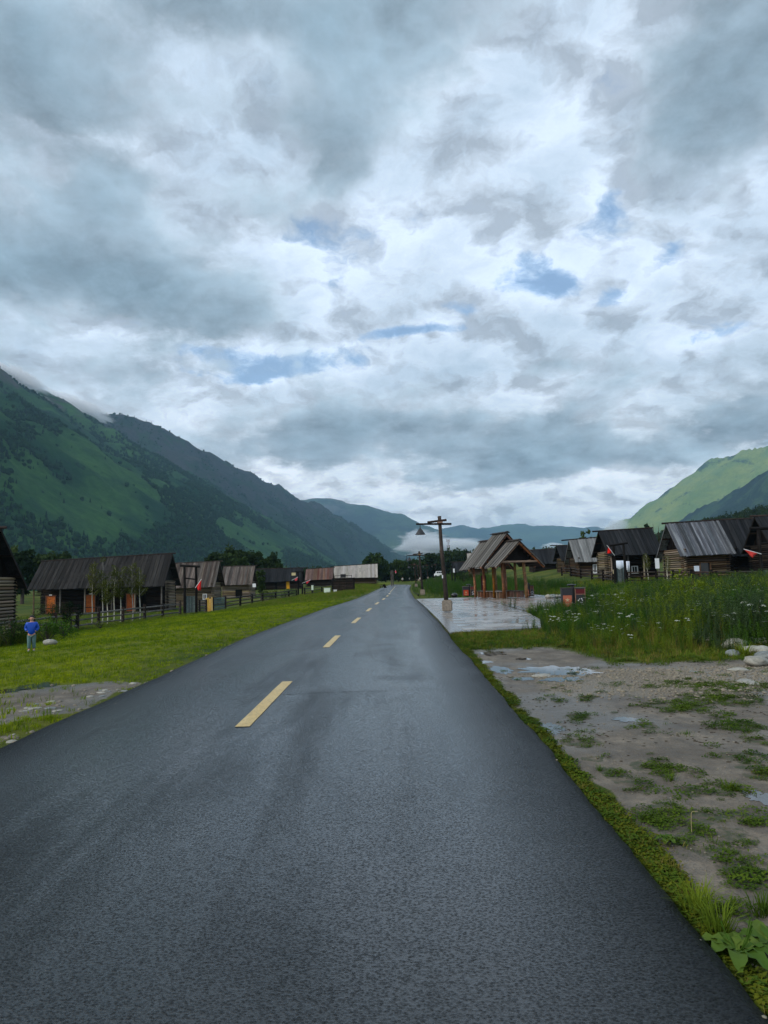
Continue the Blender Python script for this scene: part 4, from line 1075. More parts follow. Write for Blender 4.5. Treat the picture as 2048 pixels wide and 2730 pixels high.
# ------------------------------------------------------------------ litter bins
def text(body, parent, size, loc, mat, name='lettering'):
    c = bpy.data.curves.new(name, 'FONT'); c.body = body; c.size = size; c.align_x = 'CENTER'; c.align_y = 'CENTER'; c.extrude = .003
    o = bpy.data.objects.new(name, c); COL.objects.link(o); bpy.context.view_layer.update()
    me = bpy.data.meshes.new_from_object(o.evaluated_get(bpy.context.evaluated_depsgraph_get())); bpy.data.objects.remove(o)
    me.materials.clear(); me.materials.append(MATS[mat]); o = link(name, me, parent, loc); o.rotation_euler = (R(90), 0, 0); return o
def bins(label, px_, by, Y, H, W, rz=0, front=True, z=None):
    p = at(px_, by, Y); zb = G(p.x, Y) if z is None else z
    root = thing('litter_bin', label, 'litter bin', (p.x, Y, zb), rz, 'double litter bins')
    D = W * .52; cw = W * .44
    for s, (pc, oc) in zip((-1, 1), (('bin_orange', 'bin_dark'), ('bin_dark', 'bin_red'))):
        x = s * (W / 2 - cw / 2)
        bd = MB().box((x, .02, H * .5), (cw, D, H * .9)).build('bin_body', MATS['bin_dark'], root)
        mb = MB()
        for e in (-1, 1): mb.box((x + e * (cw / 2 - .012), -D / 2 + .01, H * .5), (.03, .03, H * .92))
        mb.box((x, -D / 2 + .01, H * .66), (cw - .05, .028, .03)); mb.build('frame', MATS['timber_brown'] if s > 0 else MATS['bin_dark'], bd)
        MB().box((x, -D / 2 + .005, H * .35), (cw - .06, .02, H * .54)).build('front_panel', MATS[pc], bd)
        MB().box((x, -D / 2 + .012, H * .80), (cw - .06, .01, H * .22)).build('opening', MATS[oc], bd)
        MB().box((x, 0, H * .965), (cw + .03, D + .06, .03)).build('lid', MATS['timber_grey'], bd)
        if front:
            yy = -D / 2 - .008
            if s > 0:
                mb = MB()
                for k in range(3):
                    a0 = R(90 + 120 * k + 14); a1 = R(90 + 120 * (k + 1) - 34); r_ = .085
                    A = Vector((x + r_ * math.cos(a0), yy, H * .36 + r_ * math.sin(a0))); B = Vector((x + r_ * math.cos(a1), yy, H * .36 + r_ * math.sin(a1)))
                    mb.beam(A, B, .012, .024)
                    d = (B - A).normalized(); n_ = Vector((-d.z, 0, d.x)); mb.tri(B + n_ * .03, B - n_ * .03, B + d * .04)
                mb.build('recycling_mark', MATS['white_paint'], bd)
                text('可回收物', bd, .062, (x, yy - .002, H * .17), 'white_paint')
            else:
                mb = MB()
                for k in range(5):
                    a0 = R(90 + 72 * k); mb.beam((x, yy, H * .40), (x + .075 * math.cos(a0), yy, H * .40 + .075 * math.sin(a0)), .012, .024)
                mb.build('litter_mark', MATS['sign_yellow'], bd)
                text('其他垃圾', bd, .062, (x, yy - .002, H * .20), 'sign_yellow')
    MB().box((0, .03, H * .55), (W * .12, D * .5, H * 1.1)).build('centre_post', MATS['black_paint'], root)
    MB().lathe([(0, 0), (W * .17, 0), (W * .2, .03), (W * .17, .06), (0, .07)], 12, (-W * .04, .03, H * 1.08)).build('ashtray', MATS['black_paint'], root)
    return root
bins('nearest double litter bin with orange panel and white recycling mark, half sunk in flowering weeds', 1530, 1632, 31.0, .86, .95, R(-6), z=.12)
bins('far dark double litter bin at the back edge of the wet paving', 1252, 1592, 56.2, .78, 1.0, 0, z=.03)
bins('blackish double litter bin just right of the front pavilion post', 1412, 1592, 50.5, .80, .56, R(4), z=.03)

# ------------------------------------------------------------------ mast
p = at(1197, 1500, 330)
ms = thing('radio_mast', 'thin lattice radio mast above the dark wood left of the pavilion', 'radio mast', (p.x, 330, 0))
Hm = at(1197, 1438, 330).z
mb = MB()
for k in range(3):
    a = 2.1 * k; mb.tube([(.7 * math.cos(a), .7 * math.sin(a), 0), (.25 * math.cos(a), .25 * math.sin(a), Hm)], .05, 5)
for i in range(16):
    z0, z1 = Hm * i / 16, Hm * (i + 1) / 16
    for k in range(3):
        a, b = 2.1 * k, 2.1 * (k + 1); r0, r1 = .7 - .45 * i / 16, .7 - .45 * (i + 1) / 16
        mb.tube([(r0 * math.cos(a), r0 * math.sin(a), z0), (r1 * math.cos(b), r1 * math.sin(b), z1)], .035, 4)
plain('mast_grey', (.30, .24, .26), .5); mb.build('lattice', MATS['mast_grey'], ms)
for z in (.97, .82, .74, .66):
    for s in (-1, 1): MB().box((s * .55, 0, Hm * z), (.22, .2, 1.3)).build('antenna', MATS['mast_grey'], ms)

# white van far up the slope
p = at(1169, 1541, 185); zb = G(p.x, 185)
vn_ = thing('van', 'small white van parked far off in the grass', 'van', (p.x, 185, max(zb, p.z)))
mb = MB(); pr = [(-.95, .35), (-.95, .95), (-.62, 1.05), (-.45, 1.55), (.95, 1.58), (1.0, .9), (1.0, .35)]
for s in (0, 1.4):
    for x, z in pr: mb.v.append((x, s, z))
n = len(pr); mb.f = [tuple(range(n))[::-1], tuple(range(n, 2 * n))] + [(i, (i + 1) % n, (i + 1) % n + n, i + n) for i in range(n)]
mb.build('body', MATS['white_paint'], vn_)
for x0_, x1_ in ((-.4, .05), (.12, .5), (.56, .9)): MB().box(((x0_ + x1_) / 2, -.01, 1.25), (x1_ - x0_, .02, .38)).build('window', MATS['glass_dark'], vn_)
for x in (-.6, .62):
    for yy in (0.0, 1.4): MB().tube([(x, yy - .08, .3), (x, yy + .08, .3)], .29, 12).build('wheel', MATS['black_paint'], vn_)
# ------------------------------------------------------------------ foliage materials and prototypes
def leafmat(name, c0, c1, tl=.3, spec=.06, rough=.75, grad=None):
    m, t, o = newmat(name); r = orand(t)
    n = t.noise(pos(t), .9, 3, .6); n0 = t.noise(pos(t), .22, 3, .55)
    col = t.mix(t.mr(t.m('ADD', t.m('MULTIPLY', r, .45), t.m('ADD', t.m('MULTIPLY', n, .45), t.m('MULTIPLY', t.m('SUBTRACT', n0, .5), 1.1))), .2, .75), c0, c1)
    p = t.node('ShaderNodeBsdfPrincipled'); t.put(p.inputs['Base Color'], col); p.inputs['Roughness'].default_value = rough; p.inputs['Specular IOR Level'].default_value = spec
    tr = t.node('ShaderNodeBsdfTranslucent'); t.put(tr.inputs['Color'], col)
    mx = t.node('ShaderNodeMixShader'); mx.inputs[0].default_value = tl
    t.l.new(p.outputs[0], mx.inputs[1]); t.l.new(tr.outputs[0], mx.inputs[2]); t.l.new(mx.outputs[0], o.inputs['Surface']); return m
leafmat('leaf_lawn', (.085, .155, .004), (.26, .31, .008), .3, .06, .8)
leafmat('leaf_moss', (.055, .075, .006), (.135, .15, .010), .3, .08, .7)
leafmat('leaf_clover', (.032, .070, .007), (.095, .145, .012), .3, .08, .7)
leafmat('leaf_grass', (.045, .105, .008), (.14, .19, .018), .3, .06)
leafmat('leaf_straw', (.12, .11, .022), (.21, .17, .045))
leafmat('leaf_weed', (.028, .085, .010), (.070, .145, .018))
leafmat('leaf_weed_blue', (.040, .072, .032), (.075, .12, .045))
leafmat('leaf_weed_yellow', (.085, .145, .010), (.16, .21, .018), .3, .06)
leafmat('leaf_tree_dark', (.012, .026, .010), (.034, .058, .016), .2)
leafmat('leaf_tree', (.025, .05, .014), (.06, .09, .022), .25)
leafmat('leaf_birch', (.075, .095, .018), (.15, .16, .035), .3)
leafmat('leaf_conifer', (.008, .020, .011), (.022, .042, .018), .1)
leafmat('leaf_far', (.009, .032, .018), (.020, .054, .024), .1, 0., 1.)
leafmat('leaf_far_conifer', (.007, .020, .014), (.014, .032, .020), .1, 0., 1.)
leafmat('petal', (.62, .64, .55), (.78, .80, .70), .2)
leafmat('leaf_broad', (.05, .115, .014), (.12, .18, .028), .3, .12, .6)
leafmat('stem_dry', (.25, .20, .10), (.42, .35, .20), .1)
wood('bark_pale', (.42, .40, .34), .2, .8, (6, 6, 6), light=(.6, .58, .5))
wood('bark_dark', (.05, .04, .03), .2, .9, (6, 6, 6))

def multi(name, parts):
    V, F, mi, ms = [], [], [], []
    for mb, mat in parts:
        k = len(V); V += mb.v; F += [tuple(i + k for i in f) for f in mb.f]; mi += [len(ms)] * len(mb.f); ms.append(MATS[mat])
    me = bpy.data.meshes.new(name); me.from_pydata(V, [], F); me.update()
    for q in ms: me.materials.append(q)
    me.polygons.foreach_set('material_index', mi); return me
def blade(mb, p, az, h, w, bend, lean=.15):
    d = Vector((math.cos(az), math.sin(az), 0)); s = Vector((-d.y, d.x, 0)) * w * .5
    m_ = p + d * (h * lean) + Vector((0, 0, h * .55)); e = p + d * (h * (lean + bend)) + Vector((0, 0, h * (1 - .35 * bend)))
    i = len(mb.v); mb.v += [tuple(p - s), tuple(p + s), tuple(m_ + s * .8), tuple(m_ - s * .8), tuple(e)]
    mb.f += [(i, i + 1, i + 2, i + 3), (i + 3, i + 2, i + 4)]
def leafq(mb, p, d, L, w, droop=0.):
    d = d.normalized(); s = d.cross(Vector((0, 0, 1)))
    if s.length < .05: s = Vector((1, 0, 0))
    s = s.normalized() * w * .5; m_ = p + d * L * .5; e = p + d * L + Vector((0, 0, -droop * L))
    mb.quad(p, m_ + s, e, m_ - s)
def rdir(zlo=-.2, zhi=1.):
    a = rnd.random() * 6.283; z = zlo + (zhi - zlo) * rnd.random(); r_ = math.sqrt(max(0, 1 - z * z)); return Vector((r_ * math.cos(a), r_ * math.sin(a), z))
def tuft(n, h, spread, w, mat, bend=.5, hv=.5):
    mb = MB()
    for _ in range(n):
        a = rnd.random() * 6.283; r_ = spread * math.sqrt(rnd.random())
        blade(mb, Vector((r_ * math.cos(a), r_ * math.sin(a), -.01)), a + rnd.gauss(0, .8), h * (1 - hv * rnd.random()), w, bend * rnd.random() * 1.6)
    return mb.mesh('tuft', MATS[mat])
def clover(n, rad, mat):
    mb = MB()
    for _ in range(n):
        a = rnd.random() * 6.283; r_ = rad * math.sqrt(rnd.random()); p = Vector((r_ * math.cos(a), r_ * math.sin(a), .004 + .03 * rnd.random() * (1 - r_ / rad * .6)))
        leafq(mb, p, rdir(-.1, .7), .016 + .02 * rnd.random(), .016, .2)
    return mb.mesh('clover', MATS[mat])
def stalk(h, mat, n=46, top=.5, lw=.018, ll=.11, branches=3, seed_mat=None):
    mb = MB(); sm = MB()
    for b in range(branches):
        a = rnd.random() * 6.283; L = Vector((math.cos(a), math.sin(a), 0)) * (.10 + .12 * rnd.random()) * h * (b > 0); base = L * .35; hh = h * (1 if b == 0 else .65 + .3 * rnd.random())
        P = [base, base + L * .5 + Vector((0, 0, hh * .5)), base + L + Vector((.02, 0, hh))]
        mb.tube(P, [.006, .004, .002], 3, False)
        for i in range(n):
            u = .08 + .92 * (i / n); p = P[0].lerp(P[1], u * 2) if u < .5 else P[1].lerp(P[2], u * 2 - 1)
            d = rdir(.1, .8); leafq(mb, p, d, ll * (1.15 - top * u) * (.6 + .7 * rnd.random()), lw * (1.2 - .5 * u) * 1.6, .25)
        if seed_mat:
            for i in range(16): leafq(sm, P[2] + Vector((0, 0, -.16 * h * rnd.random())), rdir(.3, 1), .05, .02)
    return multi('stalk', [(mb, mat)] + ([(sm, seed_mat)] if seed_mat else []))
def umbel(h, k=3):
    mb = MB(); fl = MB()
    for b in range(k):
        a = rnd.random() * 6.283; L = Vector((math.cos(a), math.sin(a), 0)) * (.05 + .16 * rnd.random()); hh = h * (.75 + .3 * rnd.random())
        top = L + Vector((0, 0, hh)); mb.tube([(0, 0, 0), L * .4 + Vector((0, 0, hh * .5)), top], [.005, .004, .003], 3, False)
        for i in range(8): leafq(mb, (L * .4 * (i / 8) * 2) * .5 + Vector((0, 0, hh * (.1 + .6 * i / 8))), rdir(.0, .7), .13, .035, .2)
        R_ = .045 + .035 * rnd.random()
        for i in range(20):
            a2 = rnd.random() * 6.283; r_ = R_ * math.sqrt(rnd.random()); p = top + Vector((r_ * math.cos(a2), r_ * math.sin(a2), .012 - .25 * r_ * r_ / R_ + .012 * rnd.random()))
            s = .011 + .007 * rnd.random(); fl.quad(p + Vector((s, 0, .004 * rnd.random())), p + Vector((0, s, .004)), p + Vector((-s, 0, 0)), p + Vector((0, -s, .004 * rnd.random())))
    return multi('umbel', [(mb, 'leaf_weed'), (fl, 'petal')])

_gn = {}
def scatter(name, pts, rz, scl, protos, vi, tilt=None, kind='stuff', matkey=None):
    key = tuple(p.name for p in protos)
    if key not in _gn:
        c = bpy.data.collections.new('proto_' + name)
        for i, me in enumerate(protos):
            ob = bpy.data.objects.new('%s_proto_%02d' % (name, i), me); c.objects.link(ob)
        g = bpy.data.node_groups.new('scatter_' + name, 'GeometryNodeTree')
        g.interface.new_socket('Geometry', in_out='INPUT', socket_type='NodeSocketGeometry'); g.interface.new_socket('Geometry', in_out='OUTPUT', socket_type='NodeSocketGeometry')
        gi = g.nodes.new('NodeGroupInput'); go = g.nodes.new('NodeGroupOutput'); ip = g.nodes.new('GeometryNodeInstanceOnPoints'); ci = g.nodes.new('GeometryNodeCollectionInfo')
        ci.inputs['Collection'].default_value = c; ci.inputs['Separate Children'].default_value = True; ci.inputs['Reset Children'].default_value = True
        ip.inputs['Pick Instance'].default_value = True
        def na(nm, ty):
            n = g.nodes.new('GeometryNodeInputNamedAttribute'); n.data_type = ty; n.inputs['Name'].default_value = nm; return n.outputs['Attribute']
        g.links.new(gi.outputs[0], ip.inputs['Points']); g.links.new(ci.outputs[0], ip.inputs['Instance'])
        g.links.new(na('vi', 'INT'), ip.inputs['Instance Index']); g.links.new(na('rot', 'FLOAT_VECTOR'), ip.inputs['Rotation']); g.links.new(na('scl', 'FLOAT_VECTOR'), ip.inputs['Scale'])
        g.links.new(ip.outputs[0], go.inputs[0]); _gn[key] = g
    g = _gn[key]; n = len(pts)
    me = bpy.data.meshes.new(name); me.vertices.add(n); me.vertices.foreach_set('co', np.asarray(pts, np.float32).ravel())
    a = me.attributes.new('vi', 'INT', 'POINT'); a.data.foreach_set('value', np.asarray(vi, np.int32))
    rot = np.zeros((n, 3), np.float32); rot[:, 2] = rz
    if tilt is not None: rot[:, :2] = tilt
    a = me.attributes.new('rot', 'FLOAT_VECTOR', 'POINT'); a.data.foreach_set('vector', rot.ravel())
    s = np.asarray(scl, np.float32); s = np.repeat(s[:, None], 3, 1) if s.ndim == 1 else s
    a = me.attributes.new('scl', 'FLOAT_VECTOR', 'POINT'); a.data.foreach_set('vector', np.ascontiguousarray(s).ravel())
    ob = link(name, me); md = ob.modifiers.new('scatter', 'NODES'); md.node_group = g
    return tag(ob, kind=kind)
rng = np.random.default_rng(5)
def grow(name, x, y, protos, s0, s1, pmask=None, dz=0., smul=None, tilt=.12, pick=None):
    x = np.asarray(x); y = np.asarray(y); n = len(x)
    if pmask is not None:
        k = rng.random(n) < pmask; x, y = x[k], y[k]; n = len(x)
        if smul is not None: smul = smul[k]
    s = rng.uniform(s0, s1, n)
    if smul is not None: s = s * smul
    vi = rng.integers(0, len(protos), n) if pick is None else pick(x, y, n)
    return scatter(name, np.stack([x, y, gz(x, y) + dz], 1), rng.uniform(0, 6.28, n), s, protos, vi, rng.normal(0, tilt, (n, 2)))
def inmud(x, y):
    k = np.zeros(len(x))
    for (cx, cyy, rx, ry) in MUDLG: k = np.maximum(k, (np.hypot((x - cx) / (rx * 1.1), (y - cyy) / (ry * 1.1)) < 1).astype(float))
    return k
def plazadist(x, y):
    """1 on the paved plaza or terrace"""
    P = PLAZA[:]; o_ = np.zeros(len(x))
    for i in range(len(x)):
        if 20 < y[i] < 58 and x[i] < 16 and (in_poly(x[i], y[i], PLAZA) or in_poly(x[i], y[i], TERR)): o_[i] = 1
    return o_

T_lawn = [tuft(16, .085, .10, .009, 'leaf_lawn') for _ in range(4)] + [tuft(9, .13, .08, .008, 'leaf_grass')]
T_moss = [clover(46, .085, 'leaf_moss') for _ in range(3)] + [tuft(18, .04, .06, .006, 'leaf_moss', .7)]
T_clov = [clover(60, .085, 'leaf_clover') for _ in range(4)] + [tuft(14, .05, .06, .005, 'leaf_clover', .7)]
T_mid = [tuft(16, .36, .14, .012, 'leaf_grass', .55) for _ in range(3)] + [tuft(12, .42, .12, .010, 'leaf_straw', .4), tuft(14, .3, .12, .012, 'leaf_weed_yellow')]
T_tall = [stalk(.8, 'leaf_weed') for _ in range(3)] + [stalk(.9, 'leaf_weed_blue', 40), stalk(.85, 'leaf_weed_yellow', 40, .4)] + [tuft(18, .75, .16, .012, 'leaf_grass', .4), tuft(14, .8, .14, .010, 'leaf_straw', .35)]
T_umb = [umbel(.75) for _ in range(3)]

# left lawn
n = 34000; y = 6.5 + 52 * rng.random(n) ** 1.7; d = .12 + 16.5 * rng.random(n) ** .9; x = xl(y) - d
grow('lawn_grass', x, y, T_lawn, .5, 1.25, 1 - .82 * inmud(x, y), smul=.55 + .9 * fbm(x * .5, y * .5, 4, 3) + .05 * np.clip(y - 10, 0, 30) / 10)
# weeds along the left fence, in the yard, and on the far left verge
n = 1100; y = 37 + 28 * rng.random(n); x = np.interp(y, [30, 36, 50, 65], [-21, -20.2, -19.4, -17.3]) + rng.normal(.2, .7, n) + 1.2 * (fbm(y * .3, 0, 3, 2) - .5)
grow('fence_weeds', x, y, T_mid, .4, .9)
n = 500; y = 27 + 7 * rng.random(n); x = -16.3 - 5 * rng.random(n) + .2 * (y - 27)
grow('fence_weeds', x, y, T_tall, .6, 1.15)
n = 4500; y = 50 + 50 * rng.random(n); x = np.interp(y, [50, 65, 100], [-20, -18, -16]) - 1.0 - 20 * rng.random(n)
grow('yard_grass', x, y, T_mid, .5, .9)
n = 9000; y = 58 + 110 * rng.random(n) ** 1.2; d = .3 + 12 * rng.random(n); x = xl(y) - d
grow('verge_grass', x, y, T_mid, .7, 1.3, sst(d, 0., 2.5) * .9 + .1, smul=.5 + .6 * sst(y, 58, 85))
# mossy right verge, clover mats on the mud
n = 5200; y = 2.2 + 19 * rng.random(n) ** 1.6; x = xr(y) + rng.normal(.015, .02, n) + (.01 + .17 * fbm(y * 1.1, 3, 4, 3)) * rng.random(n) ** 1.3 * (1 + 1.4 * sst(y, 12, 16))
grow('verge_moss', x, y, T_moss + T_clov[:2] + [tuft(10, .07, .06, .004, 'leaf_straw', .8)], .4, 1.15, .25 + .9 * sst(fbm(y * 1.7, 1., 19, 4), .36, .52), smul=.7 + .6 * fbm(x * 3, y * 3, 8, 2))
xs_, ys_ = [], []
for (cx, cyy, rx, ry) in PATCHG:
    k = int(np.clip(rx * ry * 900, 16, 800)); r_ = rng.random(k) ** .62 * 1.05; a = rng.uniform(0, 6.28, k)
    w_ = 1 + .5 * (vn(a * 1.3 + cx * 7, cyy * 3, 5) - .5)
    xs_.append(cx + rx * r_ * np.cos(a) * w_); ys_.append(cyy + ry * r_ * np.sin(a) * w_)
k = 5200; yy_ = 2.6 + 10.2 * rng.random(k); xx_ = xr(yy_) + .3 + 7 * rng.random(k)
kk = rng.random(k) < sst(fbm(xx_ * 2.1, yy_ * 2.1, 77, 4), .52, .66); xs_.append(xx_[kk]); ys_.append(yy_[kk])
x = np.concatenate(xs_); y = np.concatenate(ys_); k = (y < 13) & (x > xr(y) + .1)
kq = k & (rng.random(len(x)) < .45 + 1.6 * (fbm(x * 5, y * 5, 33, 3) - .38)); x, y = x[kq], y[kq]
grow('clover', x, y, T_clov + [tuft(12, .06, .06, .004, 'leaf_grass', .8), tuft(9, .05, .07, .004, 'leaf_straw', .9), clover(24, .10, 'leaf_clover')], .25, 1.1)
# grass band between the gravel track and the paving
n = 9000; y = 12.9 + 9.2 * rng.random(n); x = xr(y) + .25 + 10 * rng.random(n) ** 1.3
pm_ = np.clip(sst(x, 3.4, 4.6) + sst(y, 15.5, 17.5) - .2, 0, 1) * (.35 + fbm(x * .9, y * .9, 14, 3)) * sst(y, 12.7, 13.6)
T_low = [tuft(16, .10, .10, .008, 'leaf_grass', .8) for _ in range(2)] + [tuft(14, .09, .09, .007, 'leaf_moss', .8), tuft(12, .12, .08, .006, 'leaf_straw', .7)] + T_clov[:3]
grow('grass', x, y, T_low, .8, 1.6, pm_ * (1 - plazadist(x, y)))
# tall weeds
def tallmask(x, y):
    k = sst(x, 3.7, 5.4) * sst(y, 13.7, 15.2)
    k = np.maximum(k * (y < 60), 0)
    return k
n = 17000; x = 3.6 + 26 * rng.random(n) ** 1.25; y = 13.4 + 27 * rng.random(n) ** 1.3
hm = .40 + .62 * sst(x, 4.5, 9.5) + .15 * sst(x, 9, 13) + .35 * (fbm(x * .5, y * .5, 41, 3) - .4); hm *= (.38 + .62 * sst(y, 13.5, 16.5))
binclear = 1 - np.exp(-(((x - 7.7) / 1.1) ** 2 + ((y - 29.5) / 1.6) ** 2)) * .5
cl_ = fbm(x * .45, y * .45, 61, 3)
def pickw(xq, yq, n_):
    c = fbm(xq * .35, yq * .35, 63, 2); r_ = rng.random(n_)
    return np.where(r_ < .25, rng.integers(0, 7, n_), np.where(c < .42, rng.integers(0, 3, n_), np.where(c < .52, 3, np.where(c < .58, 4, rng.integers(4, 7, n_)))))
grow('weeds', x, y, T_tall, .85, 1.3, tallmask(x, y) * (.55 + .6 * cl_) * (1 - plazadist(x, y)), smul=hm * binclear, pick=pickw)
n = 420; x = 4.6 + 13 * rng.random(n); y = 14.6 + 15 * rng.random(n)
grow('white_flowers', x, y, T_umb, .8, 1.25, (fbm(x * .6, y * .6, 90, 2) > .5) * (1 - plazadist(x, y)), smul=.5 + .6 * sst(x, 4.5, 10))
# bank beyond the terrace up to the cabins, and the lush verge past the paving
n = 15000; x = 8 + 34 * rng.random(n); y = 28 + 50 * rng.random(n)
grow('bank_grass', x, y, T_mid, .6, 1.15, (1 - plazadist(x, y)) * np.clip(sst(x, 12, 15.5) + sst(y, 57, 59), 0, 1))
n = 2600; x = 12 + 22 * rng.random(n); y = 30 + 26 * rng.random(n)
grow('bank_weeds', x, y, T_tall, .6, 1.1, (1 - plazadist(x, y)) * sst(x, 15, 17) * (fbm(x * .3, y * .3, 15, 2) > .46) * (1 - sst(y, 44, 52)))
n = 9000; y = 57 + 120 * rng.random(n) ** 1.3; dd = .3 + 15 * rng.random(n); x = xr(y) + dd
grow('verge_weeds', x, y, T_mid + T_tall[:4], .7, 1.3, smul=(.35 + .65 * sst(dd, .5, 4)) * (.6 + .4 * sst(y, 60, 70)))
n = 160; x = 9 + 14 * rng.random(n); y = 27 + 8 * rng.random(n)
grow('white_flowers', x, y, T_umb, .8, 1.2, 1 - plazadist(x, y))

# ------------------------------------------------------------------ stones
def rock_mesh(seed, mat, sub=2, flat=.6):
    bm = bmesh.new(); bmesh.ops.create_icosphere(bm, subdivisions=sub, radius=.5)
    r0 = random.Random(seed); ox, oy = r0.random() * 50, r0.random() * 50
    for v in bm.verts:
        c = v.co; n_ = float(fbm(c.x * 2.2 + ox, c.y * 2.2 + c.z * 1.7 + oy, seed, 3)) - .5
        v.co = c * (1 + n_ * .55); v.co.z *= flat
    me = bpy.data.meshes.new('stone'); bm.to_mesh(me); bm.free(); me.materials.append(MATS[mat])
    me.polygons.foreach_set('use_smooth', [True] * len(me.polygons)); return me
plain('river_stone', (.17, .185, .18), .65, .3, .4, nscale=7)
plain('river_stone_pale', (.27, .26, .225), .7, .3, .35, nscale=7)
plain('pebble', (.19, .165, .125), .7, .3, .25, nscale=5)
rocks = [rock_mesh(i + 3, 'river_stone' if i % 2 else 'river_stone_pale', 3) for i in range(5)]
STP = [(1962, 1722, 62, 'round grey boulder at the left end of the stone heap'), (1997, 1712, 50, 'middle grey boulder at the back of the stone heap'), (2030, 1712, 46, 'dark shadowed stone at the back of the heap by the picture edge'),
       (1955, 1742, 40, 'low grey stone half hidden by the yellow-green grass tuft'), (2004, 1735, 46, 'slanting pale stone in the centre of the heap'), (2036, 1738, 50, 'cream stone leaning right of the centre of the heap'),
       (2042, 1757, 62, 'large speckled boulder at the front of the heap'), (2020, 1768, 60, 'flat pale slab at the foot of the heap'), (1985, 1727, 30, 'small stone wedged in the middle of the heap'),
       (1870, 1702, 60, 'boulder with white flowers growing over it, left of the heap'), (1967, 1779, 56, 'flat white stone at the upper edge of the gravel track'), (1850, 1784, 22, 'small pale stone lying on the upper edge of the gravel track'), (2000, 1815, 60, 'long flat stone at the lower edge of the gravel track'), (1948, 1818, 26, 'grey flat stone beside the long one on the gravel track'), (1447, 1797, 50, 'low flat stone beside the big puddle')]
for i, (px_, py_, w_, lab) in enumerate(STP):
    p = onground(px_, py_ + 8); s = w_ * p.y / FPX * 1.12
    o_ = link('stone', rocks[i % 5], None, (p.x, p.y, G(p.x, p.y) + s * (.16 if i < 10 else .0)))
    o_.scale = (s, s * .8, s * (.72 if i < 10 else .35)); o_.rotation_euler = (.2 * (rnd.random() - .5), .3 * (rnd.random() - .5), rnd.random() * 6)
    tag(o_, lab, 'stone', 'stones beside the gravel track')
for i, (px_, py_, w_, lab) in enumerate(((1461, 1586, 14, 'pale top stone of the far row right of the pavilion'), (1473, 1590, 16, 'second stone of the far row right of the pavilion'), (1485, 1592, 13, 'third stone of the far row right of the pavilion'), (1496, 1594, 12, 'last stone of the far row nearest the orange bin'))):
    x, Y = at(px_, py_, 47).x, 47; o_ = link('stone', rocks[i], None, (x, Y, max(G(x, Y), .0) + .12)); s = w_ * Y / FPX * 1.25; o_.scale = (s, s, s); o_.rotation_euler.z = i
    tag(o_, lab, 'stone', 'far row of stones by the terrace')
p = onground(133, 1722); o_ = link('stone', rocks[2], None, (p.x, p.y, G(p.x, p.y) + .12)); o_.scale = (.5, .35, .4); tag(o_, 'grey stone in the weeds beside the child in blue', 'stone')
peb = [rock_mesh(40 + i, 'pebble', 1, .55) for i in range(4)]
n = 11000; y = 9.2 + 3.5 * rng.random(n); x = xr(y) + .8 + 10.5 * rng.random(n) ** .85
pmk = sst(y, 9.1, 10) * (1 - sst(y, 12.3, 12.8)) * (.25 + .75 * sst(x, 2.8, 4.5)) * (.3 + fbm(x * 1.2, y * 2, 3, 3))
k = rng.random(n) < pmk; x, y = x[k], y[k]; n = len(x)
scatter('gravel', np.stack([x, y, gz(x, y) + .003], 1), rng.uniform(0, 6.28, n), rng.uniform(.014, .062, n) * (1 + .9 * (rng.random(n) < .06)), peb, rng.integers(0, 4, n))
n = 420; y = 2.8 + 10 * rng.random(n); x = xr(y) + .3 + 7 * rng.random(n)
k_ = 160; ye = 2.2 + 26 * rng.random(k_) ** 1.8; sdn = rng.random(k_) < .6; xe_ = np.where(sdn, xr(ye) + rng.normal(.05, .10, k_), xl(ye) - rng.normal(.0, .10, k_))
xa_ = np.concatenate([x, xe_] + [cx + rx * rng.uniform(-1, 1, 40) for cx, cyy, rx, ry in MUDLG]); ya_ = np.concatenate([y, ye] + [cyy + ry * rng.uniform(-1, 1, 40) for cx, cyy, rx, ry in MUDLG]); n = len(xa_)
scatter('pebbles', np.stack([xa_, ya_, np.where((xa_ < xr(ya_)) & (xa_ > xl(ya_)), .012, gz(xa_, ya_) + .002)], 1), rng.uniform(0, 6.28, n), rng.uniform(.006, .030, n) * (1 + 2.2 * (xa_ < -2) * (rng.random(n) < .3)), peb, rng.integers(0, 4, n))

xa_ = np.concatenate([cx + rx * rng.uniform(-.9, .9, 6) for cx, cyy, rx, ry in MUDLG]); ya_ = np.concatenate([cyy + ry * rng.uniform(-.9, .9, 6) for cx, cyy, rx, ry in MUDLG])
k = xa_ < xl(ya_) - .15; xa_, ya_ = xa_[k], ya_[k]; n = len(xa_)
s_ = rng.uniform(.05, .17, n); scatter('verge_stones', np.stack([xa_, ya_, gz(xa_, ya_) + .004], 1), rng.uniform(0, 6.28, n), np.stack([s_, s_ * .7, s_ * .4], 1), rocks[:4], rng.integers(0, 4, n))
plain('clod', (.055, .042, .028), .9, .1, .3, nscale=6)
clods = [rock_mesh(60 + i, 'clod', 1, .4) for i in range(3)]
n = 5200; y = 2.6 + 10.5 * rng.random(n) ** 1.2; x = xr(y) + .25 + 8 * rng.random(n)
k = rng.random(n) < sst(fbm(x * 1.6, y * 1.6, 23, 3), .42, .62); x, y = x[k], y[k]; n = len(x)
scatter('mud_clods', np.stack([x, y, gz(x, y) + .002], 1), rng.uniform(0, 6.28, n), np.stack([rng.uniform(.012, .06, n), rng.uniform(.01, .04, n), rng.uniform(.008, .026, n)], 1), clods, rng.integers(0, 3, n))
n = 2600; y = 2.6 + 10.5 * rng.random(n) ** 1.2; x = xr(y) + .25 + 8 * rng.random(n)
